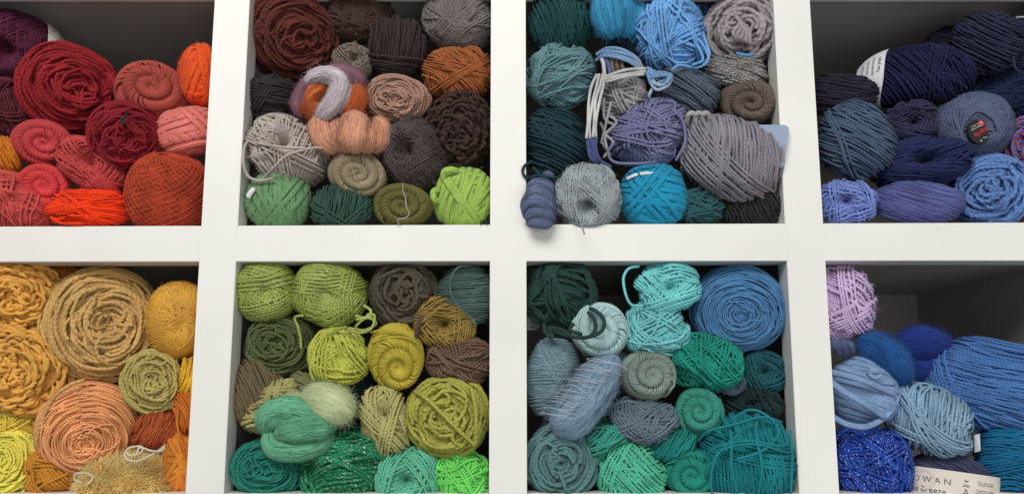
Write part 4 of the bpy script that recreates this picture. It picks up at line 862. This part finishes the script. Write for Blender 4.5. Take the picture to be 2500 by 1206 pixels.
yarn('yarn_ball', 'rust brown fine plied ball right of the large peach roll', 384, 1047, 60, 50, 8, 10, 'skein', (182, 92, 50), 5.6, n=(0.85, 0.1, -0.5), m=10, dev=0.08, lump=0.02, fuzz=80)
yarn('yarn_cake', 'large peach orange yarn roll in the lower middle of the yellow cubby', 217, 1042, 113, 110, 0, -10, 'cake', (255, 182, 124), 7.2, axis=(-0.02, -1, -0.42), depth=115, wob=0.7, fuzz=300, hole=0.1, mess=4, over=1)
yarn('tape_yarn_ball', 'orange suede tape yarn tangled at the lower right post of the yellow cubby', 446, 1122, 48, 74, 0, 12, 'ball', (226, 140, 52), 12, flat=0.2, m=3, over=8, mat=TAPE, layers=3, fuzz=100)
yarn('yarn_ball', 'pale gold ball behind, above the lemon yellow roll', 34, 1036, 64, 38, 0, 12, 'ball', (240, 214, 92), 7, m=6, fuzz=80)
yarn('yarn_cake', 'lemon yellow yarn roll in the lower left corner of the picture', 26, 1128, 72, 80, 0, 0, 'cake', (250, 238, 108), 8, axis=(-0.35, -1, 0.1), wob=0.6, fuzz=120, hole=0.1)
yarn('yarn_skein', 'ochre skein on the shelf between the lemon roll and gold eyelash yarn', 142, 1152, 72, 56, 0, 8, 'ball', (212, 146, 54), 8, m=8, over=3, fuzz=120, seed=2)
e, B, M = yarn('eyelash_yarn_ball', 'gold metallic eyelash yarn, a bristly tuft with white loops on top', 318, 1176, 108, 62, 0, -6, 'ball', (196, 150, 78), 7, m=5, fuzz=10, mat=dict(bump=0.3))
rg = np.random.default_rng(77); m_ = 13000; D_ = rg.normal(size=(m_, 3)); D_ = unit_rows(D_); D_ = D_[(D_ @ np.array([0, -1, 0.2])) > -0.35]
P_ = B.pos(D_, np.full(len(D_), B.R * 0.93)); N_ = B.nrm(D_); t_ = unit_rows(np.cross(N_, rg.normal(size=N_.shape)))
G = Geo(); G.hairs(P_, unit_rows(t_ + N_ * rg.uniform(0.2, 1.0, (len(P_), 1))), unit_rows(-t_ * rg.uniform(-1, 1, (len(P_), 1)) + N_ * 0.3 + rg.normal(size=N_.shape) * 0.8), rg.uniform(0.008, 0.020, len(P_)), 0.00026, 3)
G.build('eyelash_pile', yarn_mat('eyelash_gold', (255, 228, 148), 0.0005, bump=0, fib=0, rough=0.35, var=0.3, sheen=0.1), e)
WY = yarn_mat('white_cord', (236, 222, 200), 0.002)
for p_ in ([(402, 1088, 0), (376, 1106, -10), (340, 1124, -14), (312, 1122, -14), (304, 1106, -10), (318, 1092, -8), (346, 1090, -10), (344, 1104, -16), (322, 1112, -16), (308, 1104, -14)], [(334, 1108, -16), (342, 1092, -14), (370, 1100, -12), (394, 1100, -8), (402, 1086, -2)], [(200, 1178, -8), (184, 1170, -10), (183, 1158, -12), (196, 1154, -12), (216, 1156, -12), (226, 1168, -12), (212, 1184, -14)]):
    cord('white_loop', p_, 5.2, WY, e)

# ================================================================== lower row, second cubby: greens
LM = dict(twist=1.0, plies=1.0, bump=1.0, fib=1.6, rough=0.38, sheen=0.0, col2=(110, 128, 52), mix=0.35, var=0.2)
yarn('ribbon_yarn_skein', 'shiny lime green ribbon skein in the top left corner of the green cubby', 650, 710, 72, 74, 0, -2, 'hole', (170, 190, 84), 8.2, axis=(-0.02, -1, -0.05), h=0.36, m=8, flat=0.38, layers=2.6, mat=LM, fuzz=60, tops=[((-0.2, -0.1, 1), 0.42, 5, 0.3)], hole=0.25, seed=3)
yarn('ribbon_yarn_skein', 'larger shiny lime green ribbon skein with tangled tail, second from the left', 806, 717, 88, 78, -10, -6, 'hole', (170, 190, 84), 8.2, axis=(-0.12, -1, -0.12), h=0.42, m=8, flat=0.38, layers=2.6, mat=LM, fuzz=60, hole=0.25, tops=[((-0.3, -0.1, 1), 0.38, 6, 0.3), ((1, -0.1, 0.1), 0.5, 4, 0.3)], seed=14,
  loose=[[(740, 770, 0), (720, 775, 4), (728, 800, 6), (734, 830, 8), (735, 850, 10)], [(870, 780, -4), (900, 776, 0), (918, 790, 4), (890, 806, 4), (868, 800, 2), (886, 780, -2), (908, 772, 2)], [(840, 800, -4), (880, 812, -2), (908, 800, 0), (914, 770, 4), (896, 768, 2)], [(790, 830, 4), (820, 806, -2), (846, 798, -6)], [(888, 745, 4), (906, 760, 4), (890, 775, 0), (868, 770, -2)]])
yarn('yarn_cake', 'dark olive brown fuzzy chunky yarn roll at the top of the green cubby', 986, 718, 76, 78, 0, 10, 'cake', (92, 84, 70), 10.5, wob=1.0, fuzz=600, fl=0.007, mess=8, loose=[[(1030, 770, 10), (1020, 800, 10), (1014, 830, 14)]])
yarn('yarn_ball', 'grey teal smooth ball with one loose curved strand, top right of the green cubby', 1142, 720, 70, 76, 14, 10, 'skein', (90, 118, 112), 5.2, n=(0.1, 0.1, 1), m=14, dev=0.08, lump=0.02, fuzz=80, loose=[[(1150, 650, 14), (1120, 652, 6), (1100, 680, 2), (1102, 720, 0), (1124, 752, 0), (1146, 775, 6), (1160, 800, 16)]])
yarn('yarn_skein', 'bronze brown skein with an open eye, under the grey teal ball', 1086, 790, 74, 64, -12, 8, 'hole', (158, 132, 70), 6.8, axis=(-0.05, -1, -0.1), h=0.33, m=8, fuzz=140, tops=[((-0.3, -0.1, 1), 0.4, 5, 0.2)])
yarn('yarn_ball', 'umber brown skein at the right post of the green cubby', 1124, 880, 78, 55, -4, 10, 'ball', (122, 98, 82), 7.5, m=8, over=5, fuzz=180, seed=41)
yarn('yarn_cake', 'dark olive yarn roll set back under the lime ribbon skeins', 690, 846, 88, 68, -10, 16, 'cake', (92, 106, 60), 9, axis=(-0.25, -1, 0.1), wob=0.9, fuzz=160)
yarn('yarn_skein', 'yellow green skein with an open eye in the middle of the green cubby', 829, 870, 72, 65, 4, -4, 'hole', (196, 202, 92), 8.5, axis=(0.0, -1, -0.12), h=0.36, m=7, fuzz=100, hole=0.22, tops=[((0.85, -0.1, 0.4), 0.4, 4, 0.2)], seed=6,
  loose=[[(800, 812, 4), (776, 840, 0), (762, 880, 0), (758, 906, 4), (766, 928, 8)]])
yarn('yarn_ball', 'mustard yellow pull skein with a spiral end low on its front', 966, 870, 68, 78, 2, -8, 'swirl', (200, 184, 72), 5.6, axis=(0.08, -1, -0.42), fuzz=80, pitch=0.38, lump=0.02, loose=[[(905, 812, 6), (930, 806, 0), (975, 812, -8), (1010, 826, -4), (1028, 838, 4)], [(906, 838, 4), (940, 826, -4), (990, 824, -8), (1026, 842, 0)]])
yarn('yarn_skein', 'drab brown skein leaning against the left post of the green cubby', 630, 956, 62, 92, -8, 12, 'skein', (120, 106, 78), 7.5, n=(0.7, 0.1, 0.7), m=8, dev=0.3, fuzz=160, seed=31)
yarn('yarn_skein', 'khaki twisted skein hanging diagonally above the mint wool', 664, 996, 84, 42, 52, 2, 'skein', (176, 170, 112), 9.5, n=(0.95, 0.1, 0.35), m=5, dev=0.35, fuzz=120, tops=[((0.8, -0.2, -0.5), 0.2, 4, 0.3)])
yarn('yarn_skein', 'olive drab fuzzy skein peeking out above the pale green fluff', 760, 938, 48, 26, -18, 18, 'skein', (128, 128, 86), 7, n=(0.2, 0.1, 1), fuzz=160)
yarn('yarn_ball', 'black blue small ball in the gap above the pale green fluff', 884, 946, 48, 36, 0, 40, 'skein', (34, 48, 56), 8, n=(0.9, 0, 0.3), fuzz=60)
yarn('yarn_skein', 'khaki plied skein folded like a heart beside the large olive roll', 943, 1026, 58, 82, 16, -4, 'hole', (192, 186, 124), 8.5, axis=(0.05, -1, 0.45), h=0.30, m=8, fuzz=120, seed=17, tops=[((0.8, -0.1, 0.6), -0.25, 6, 0.1), ((0.75, -0.1, -0.6), 0.2, 5, 0.1)])
yarn('yarn_cake', 'large olive lime yarn roll with a strand laid diagonally across it', 1093, 1018, 97, 95, 0, -8, 'cake', (176, 174, 84), 10, axis=(-0.05, -1, 0.02), wob=0.95, fuzz=160, mess=10, hole=0.12,
  loose=[[(1012, 955, 6), (1040, 972, -12), (1080, 1010, -18), (1125, 1055, -16), (1160, 1088, -4)], [(1150, 945, 6), (1160, 990, -8), (1162, 1040, -10), (1160, 1086, -2)]])
yarn('yarn_cake', 'teal green yarn roll in the bottom left corner of the green cubby', 652, 1146, 88, 70, -4, 0, 'cake', (36, 138, 118), 7.8, axis=(-0.04, -1, 0.02), wob=0.7, fuzz=160, mess=6, hole=0.08)
yarn('tinsel_yarn_ball', 'emerald green yarn ball with silver glitter threads', 846, 1140, 103, 94, -6, -4, 'ball', (22, 136, 88), 9.5, m=8, over=4, fuzz=200, mat=dict(sparkle=0.5), seed=19)
yarn('yarn_skein', 'aqua mint skein with an open eye on the bottom shelf', 994, 1166, 75, 68, 6, -2, 'hole', (112, 214, 176), 7.5, axis=(-0.1, -1, -0.15), h=0.34, m=9, fuzz=100, seed=7)
yarn('yarn_ball', 'neon green hand wound ball in the bottom right corner of the green cubby', 1132, 1170, 64, 64, 0, 0, 'ball', (128, 250, 112), 8.5, m=5, over=6, fuzz=120, seed=8)
roving('wool_roving', 'mint green wool roving folded into an oval bundle', [
  ([(646, 1060, 10), (660, 1018, 0), (710, 1006, -6), (790, 1030, -4), (818, 1050, 6)], [26, 36, 40, 34, 18]),
  ([(650, 1048, 6), (672, 1090, 0), (730, 1094, -4), (785, 1080, 0), (815, 1052, 8)], [20, 30, 32, 28, 14]),
  ([(672, 1060, 0), (720, 1048, -14), (780, 1040, -12), (806, 1036, 0)], [20, 34, 34, 18])],
  [(104, 184, 140), (114, 196, 152), (94, 172, 130)], seed=8, col=(98, 190, 146), fuzz=260, nf=150, fl=0.008)
roving('wool_fluff', 'pale green fluffy unspun wool with a small side tuft', [
  ([(742, 966, 10), (780, 972, -2), (820, 990, -10), (862, 1018, -4)], [24, 40, 46, 30]),
  ([(700, 972, 12), (724, 980, 2), (748, 998, 4)], [14, 20, 12])],
  [(212, 226, 172), (198, 212, 156), (222, 234, 186)], seed=9, col=(210, 222, 170), fuzz=2200, nf=60, fl=0.010, mat=dict(fib=0.8))

# ================================================================== lower row, third cubby: teals
yarn('yarn_ball', 'blackish green yarn ball with trailing loops, top left of the teal cubby', 1364, 718, 82, 76, 0, 0, 'ball', (38, 72, 68), 9.5, m=6, over=6, fuzz=240, seed=12,
  loose=[[(1328, 790, 6), (1332, 812, 2), (1350, 822, 0), (1340, 800, 4), (1372, 806, -6), (1400, 822, -14), (1440, 822, -18), (1470, 806, -18), (1474, 780, -16), (1456, 760, -10), (1440, 752, -4)], [(1340, 800, 4), (1380, 818, -8), (1430, 824, -16), (1452, 808, -18), (1452, 782, -14), (1436, 762, -6)], [(1400, 790, 0), (1392, 806, -4), (1420, 816, -12)]])
yarn('yarn_ball', 'white grey scrap of yarn showing at the left post behind the pale blue ball', 1292, 782, 26, 20, 0, 40, 'ball', (150, 155, 155), 6, fuzz=40)
yarn('yarn_skein', 'bright turquoise skein with an open eye at the top of the teal cubby', 1628, 706, 75, 62, 12, -2, 'hole', (132, 236, 238), 8, axis=(0.18, -1, 0.05), h=0.30, m=7, fuzz=120, seed=3, tops=[((-0.1, -0.1, 1), -0.4, 5, 0.3)], loose=[[(1560, 650, 12), (1535, 656, 8), (1522, 680, 4), (1528, 720, 4), (1542, 744, 8), (1570, 746, 10)]])
yarn('yarn_skein', 'turquoise skein with loose cross strands under the bright turquoise one', 1600, 808, 76, 64, -4, 8, 'ball', (128, 218, 222), 8, m=8, over=4, fuzz=120, seed=33, loose=[[(1534, 832, 10), (1570, 840, 2), (1620, 838, 0), (1660, 826, 4), (1676, 806, 10)]])
yarn('yarn_cake', 'large cornflower blue fine yarn roll, top right of the teal cubby', 1797, 753, 117, 105, -10, 0, 'cake', (86, 146, 200), 5.6, axis=(0.12, -1, -0.16), depth=110, wob=0.6, fuzz=260, mess=4, over=1, hole=0.12)
yarn('yarn_ball', 'ice blue pull skein with a spiral end and dark loops across it', 1465, 806, 70, 69, 8, -2, 'swirl', (196, 232, 232), 6.5, axis=(0.05, -1, -0.02), fuzz=100, hand=-1, pitch=0.38)
yarn('yarn_ball', 'grey blue smooth fine egg shaped skein standing at the left post', 1348, 919, 62, 98, -8, 6, 'skein', (134, 166, 178), 3.8, n=(-0.15, 0.05, 1), m=16, dev=0.06, lump=0.015, fuzz=60, tops=[((0.55, -0.15, 0.85), 0.42, 16, 0.1)], mat=dict(bump=0.7))
e, M = roving('mohair_skein', 'pale blue fuzzy mohair hank lying diagonally with fine white threads', [
  ([(1345, 1034, 14), (1390, 1022, 4), (1430, 975, -2), (1462, 925, 0), (1506, 870, 12)], [34, 52, 54, 52, 30])],
  [(150, 180, 206), (136, 168, 196), (160, 188, 212)], seed=10, col=(150, 180, 206), fuzz=2200, nf=320, fl=0.012)
WT = yarn_mat('mohair_thread', (225, 230, 236), 0.0005, bump=0)
for k_ in range(19):
    t_ = k_ / 18.0; rk = random.Random(k_); t_ = min(1, max(0, t_ + rk.uniform(-.03, .03))); x0_ = 1486 - 120 * t_; y0_ = 884 + 140 * t_
    cord('white_thread', [(x0_ - 54 + rk.uniform(-5, 5), y0_ - 12, -8), (x0_ - 28, y0_ - 10 + rk.uniform(-6, 6), -24), (x0_, y0_ - 1 + rk.uniform(-5, 5), -29), (x0_ + 28 + rk.uniform(-6, 4), y0_ + 3 + rk.uniform(-6, 6), -25), (x0_ + 48, y0_ + 12, -12)], 1.25, WT, e, sides=4)
yarn('yarn_ball', 'emerald teal hand wound skein in the middle of the teal cubby', 1722, 884, 91, 62, -6, 2, 'ball', (26, 158, 136), 8, m=7, over=6, fuzz=180, seed=25)
yarn('yarn_ball', 'sage grey pull skein with a spiral end, right of the mohair', 1577, 916, 67, 60, 4, 0, 'swirl', (148, 166, 154), 6.2, axis=(0.28, -1, 0.0), fuzz=80, hand=-1, loose=[[(1630, 930, 4), (1644, 925, 4), (1646, 940, 4), (1636, 952, 6)]])
yarn('yarn_ball', 'dark petrol small ball at the right post of the teal cubby', 1863, 908, 52, 52, 0, 22, 'hole', (34, 102, 112), 5.8, axis=(0.1, -1, 0), fuzz=80)
roving('thick_roving_yarn', 'blue grey thick twisted roving strand in the gap behind', [
  ([(1738, 956, 34), (1762, 944, 30), (1790, 952, 28), (1822, 940, 34)], [8, 14, 14, 8]), ([(1766, 962, 30), (1780, 938, 26), (1800, 926, 28)], [8, 12, 8]), ([(1790, 962, 30), (1806, 940, 26), (1818, 922, 28)], [8, 12, 8])], [(96, 124, 142), (86, 112, 130)], seed=11, col=(96, 124, 142), fuzz=60, nf=30, part='coil')
yarn('yarn_ball', 'sea green pull skein with a spiral end in the lower middle of the teal cubby', 1708, 1005, 60, 58, 0, 0, 'swirl', (62, 166, 144), 6.8, axis=(0, -1, 0.02), fuzz=80, pitch=0.39)
yarn('yarn_skein', 'black green shadowed skein with an open eye at the right post', 1840, 988, 66, 42, -6, 18, 'hole', (26, 52, 54), 8, h=0.35, fuzz=80, axis=(-0.1, -1, 0.1))
yarn('yarn_ball', 'slate grey skein with crossing strands below the sage one', 1571, 1029, 79, 56, -4, -2, 'ball', (112, 132, 148), 8.5, m=8, over=6, fuzz=140, seed=28)
yarn('yarn_ball', 'small green teal bundle beside the slate teal roll', 1468, 1072, 62, 46, 6, 6, 'ball', (60, 166, 144), 8.5, m=5, over=4, fuzz=80, seed=26)
yarn('yarn_cake', 'slate teal chunky yarn roll in the bottom left of the teal cubby', 1369, 1128, 88, 86, 0, -4, 'cake', (98, 142, 144), 9.5, axis=(0.02, -1, -0.03), wob=0.7, fuzz=200, mess=5, over=1, hole=0.18, loose=[[(1364, 1150, 2), (1374, 1172, -6), (1380, 1190, -6), (1392, 1212, 0)]])
yarn('yarn_ball', 'teal fine plied oval ball tucked above the bottom teal balls', 1640, 1086, 62, 37, 14, 8, 'skein', (30, 150, 142), 5.8, n=(0.8, 0.1, -0.6), m=10, dev=0.08, fuzz=60)
yarn('yarn_ball', 'mint teal hand wound skein on the bottom shelf of the teal cubby', 1538, 1152, 83, 78, 0, 0, 'skein', (92, 212, 172), 8.5, n=(0.75, -0.2, 0.6), m=7, dev=0.5, fuzz=120, seed=6, tops=[((0.9, -0.2, -0.35), -0.3, 6, 0.1)])
yarn('yarn_ball', 'deep sea green pull skein with a spiral end on the bottom shelf', 1683, 1150, 64, 58, 0, 4, 'swirl', (34, 162, 142), 7.2, axis=(0.1, -1, -0.2), fuzz=80, pitch=0.39)
yarn('yarn_ball', 'large messy teal blue ball with slack looping strands at the right post', 1820, 1118, 114, 108, 0, -14, 'skein', (20, 146, 156), 8, n=(1, 0.1, 0.15), m=8, dev=0.4, fuzz=260, seed=30, tops=[((0.3, -0.2, 1), 0.3, 7, 0.3)],
  loose=[[(1705, 1075, 10), (1730, 1052, -8), (1790, 1036, -20), (1860, 1018, -14), (1908, 1030, 0)], [(1720, 1120, 4), (1750, 1090, -14), (1830, 1076, -26), (1900, 1088, -20), (1930, 1078, -6)], [(1722, 1160, 0), (1760, 1100, -18), (1840, 1084, -28), (1920, 1104, -14)], [(1760, 1010, 6), (1784, 1060, -18), (1786, 1130, -24), (1800, 1210, -14)], [(1850, 1000, -4), (1846, 1060, -24), (1860, 1140, -28), (1850, 1210, -18)], [(1930, 1050, -8), (1934, 1110, -18), (1932, 1170, -18), (1930, 1215, -12)], [(1780, 1030, -10), (1830, 1000, -10), (1880, 1020, -12), (1900, 1060, -16), (1860, 1100, -26), (1800, 1120, -26)], [(1740, 1215, -4), (1736, 1160, -10), (1752, 1110, -16), (1800, 1062, -22)]])

# ================================================================== lower row, fourth cubby: blues and lilac
yarn('yarn_ball', 'lilac purple yarn ball against the left post above an empty dark space', 2052, 744, 74, 91, -4, 10, 'hole', (230, 200, 246), 7.6, axis=(-0.35, -1, 0.25), h=0.28, m=9, fuzz=450, fl=0.007, seed=2, hole=0.16, tops=[((0.9, -0.2, 0.3), 0.45, 5, 0.2)])
roving('thick_roving_yarn', 'slate blue thick strands under the lilac ball', [([(2022, 850, 20), (2040, 842, 14), (2052, 866, 20)], [10, 14, 9]), ([(2040, 846, 20), (2056, 840, 14), (2066, 866, 20)], [9, 13, 9]), ([(2058, 842, 22), (2072, 842, 16), (2080, 864, 22)], [8, 12, 8])], [(96, 114, 160)], seed=12, col=(96, 114, 160), fuzz=60, nf=30, part='coil') if False else \
roving('thick_roving_yarn', 'slate blue thick strands under the lilac ball', [([(2022, 850, 20), (2040, 842, 14), (2052, 866, 20)], [10, 14, 9]), ([(2040, 846, 20), (2056, 840, 14), (2066, 866, 20)], [9, 13, 9]), ([(2058, 842, 22), (2072, 842, 16), (2080, 864, 22)], [8, 12, 8])], [(96, 114, 160), (86, 104, 150)], seed=12, col=(96, 114, 160), fuzz=60, nf=30, part='coil')
yarn('tape_yarn_ball', 'light denim blue fabric tape ball with frayed knots', 2104, 954, 80, 86, 8, 0, 'skein', (136, 170, 216), 15, n=(0.45, 0.05, 1), flat=0.15, m=3, dev=0.3, mat=TAPE, layers=3.6, fuzz=140, fl=0.004, seed=4, tops=[((0.35, -0.1, 1), 0.35, 1, 0.6), ((0.6, -0.2, 0.8), -0.1, 2, 0.5)],
  loose=[[(2020, 925, 8), (2060, 955, -8), (2110, 985, -14), (2160, 1018, -4)], [(2030, 908, 6), (2080, 920, -12), (2130, 938, -14), (2184, 962, 0)], [(2030, 1015, 6), (2070, 1036, -2), (2120, 1040, -4), (2168, 1010, 2), (2188, 975, 8), (2196, 952, 14)], [(2118, 915, -10), (2128, 905, -16), (2140, 906, -16), (2148, 914, -12), (2136, 920, -14), (2124, 912, -14)]])
roving('wool_roving', 'blue wool roving sloping down between the denim ball and the big blue skein', [([(2095, 838, 40), (2135, 850, 24), (2180, 885, 18), (2215, 935, 26)], [26, 42, 46, 28]), ([(2110, 870, 40), (2150, 895, 30), (2200, 930, 30)], [20, 32, 22], .6)],
  [(30, 96, 172), (24, 82, 152), (38, 108, 186)], seed=13, col=(30, 96, 172), fuzz=1800, nf=120, fl=0.012)
roving('wool_fluff', 'royal blue fluffy wool set back in the shadow', [([(2190, 850, 75), (2250, 838, 62), (2320, 850, 70)], [30, 46, 32]), ([(2220, 890, 70), (2270, 900, 64), (2300, 880, 70)], [26, 36, 24], .6)],
  [(30, 60, 152), (26, 50, 134)], seed=14, col=(40, 60, 180), fuzz=1500, nf=60, fl=0.012)
yarn('yarn_skein', 'very large medium blue plied skein at the right edge of the picture', 2424, 942, 156, 116, -6, -6, 'skein', (78, 128, 198), 8.8, n=(0.15, 0.05, 1), m=6, dev=0.26, fuzz=260, depth=110, seed=5, tops=[((0.90, -0.3, 0.42), -0.44, 10, 0.3)])
yarn('yarn_skein', 'grey blue skein with crossing strands under the big medium blue one', 2264, 1022, 106, 76, -24, -10, 'skein', (146, 184, 214), 9, n=(0.9, 0.1, 0.2), m=8, dev=0.2, fuzz=160, seed=16, tops=[((0.5, -0.4, 0.8), 0.25, 4, 0.2), ((-0.1, -0.2, 1), -0.45, 3, 0.3), ((0.9, -0.6, 0.5), 0.35, 4, 0.3)])
yarn('tinsel_yarn_ball', 'royal blue yarn ball with silver glitter threads, lower left of its cubby', 2122, 1134, 92, 90, -6, 0, 'ball', (24, 74, 188), 9, m=8, over=4, fuzz=220, mat=dict(sparkle=0.5), seed=23)
yarn('yarn_ball', 'petrol blue fine yarn ball cut by the bottom right corner', 2462, 1122, 76, 92, -10, 0, 'skein', (18, 122, 172), 6.5, n=(-0.2, 0.05, 1), m=10, dev=0.12, fuzz=140, tops=[((-0.4, -0.1, 1), -0.1, 4, 0.2)])
flat_card('scrap', [(2378, 1062, 24), (2392, 1058, 20), (2394, 1100, 18), (2380, 1104, 24)], 0.0005, WPAPER, BALLS['petrol blue fine yarn ball cut by the bottom right corner'][0])
e, B, M = yarn('yarn_skein', 'slate navy fine skein wearing a wide cream label band printed ROWAN', 2316, 1186, 98, 88, -4, 2, 'skein', (78, 84, 118), 4.6, n=(0.5, 0.1, 0.85), m=14, dev=0.1, lump=0.0, fuzz=40, pw=0, square=2.0, mat=dict(bump=0.6), depth=75, extra=1)
# the label: a cylinder of paper round the lower part
paper_band(e, B, (0.045, 0.0, 1), -0.62, 0.40, scale=1.09, mid=-0.1, a0=-1.75, a1=1.75,
  texts=[('R O W A N', 0.0088, -0.44, .70, 0, INKB), ('Sea Breeze', 0.0086, -0.46, .45, 0, INK), ('100% cotton', 0.005, -0.5, .26, 0, INKB), ('Dry clean in any', 0.0030, 0.80, .80, 0, INKB), ('solvent, dry flat', 0.0030, 0.80, .745, 0, INKB), ('Chemisch reinigen', 0.0030, 0.80, .60, 0, INKB), ('und liegend trocknen', 0.0028, 0.80, .545, 0, INKB), ('nicht bleichen', 0.0028, 0.80, .49, 0, INKB), ('A', 0.0050, 0.34, .56, 0, INK), ('w', 0.0060, 0.34, .80, 0, INK), ('P', 0.0040, 0.34, .44, 0, INK)],
  marks=[('ring', 0.011, -0.50, .70, plain_mat('faint_print', (218, 207, 192))), ('ring', 0.0032, 0.34, .44, INK), ('rule', (0.0034, 0.0003), 0.34, .66, INK), ('rule', (0.0028, 0.0003), 0.34, .70, INK)])
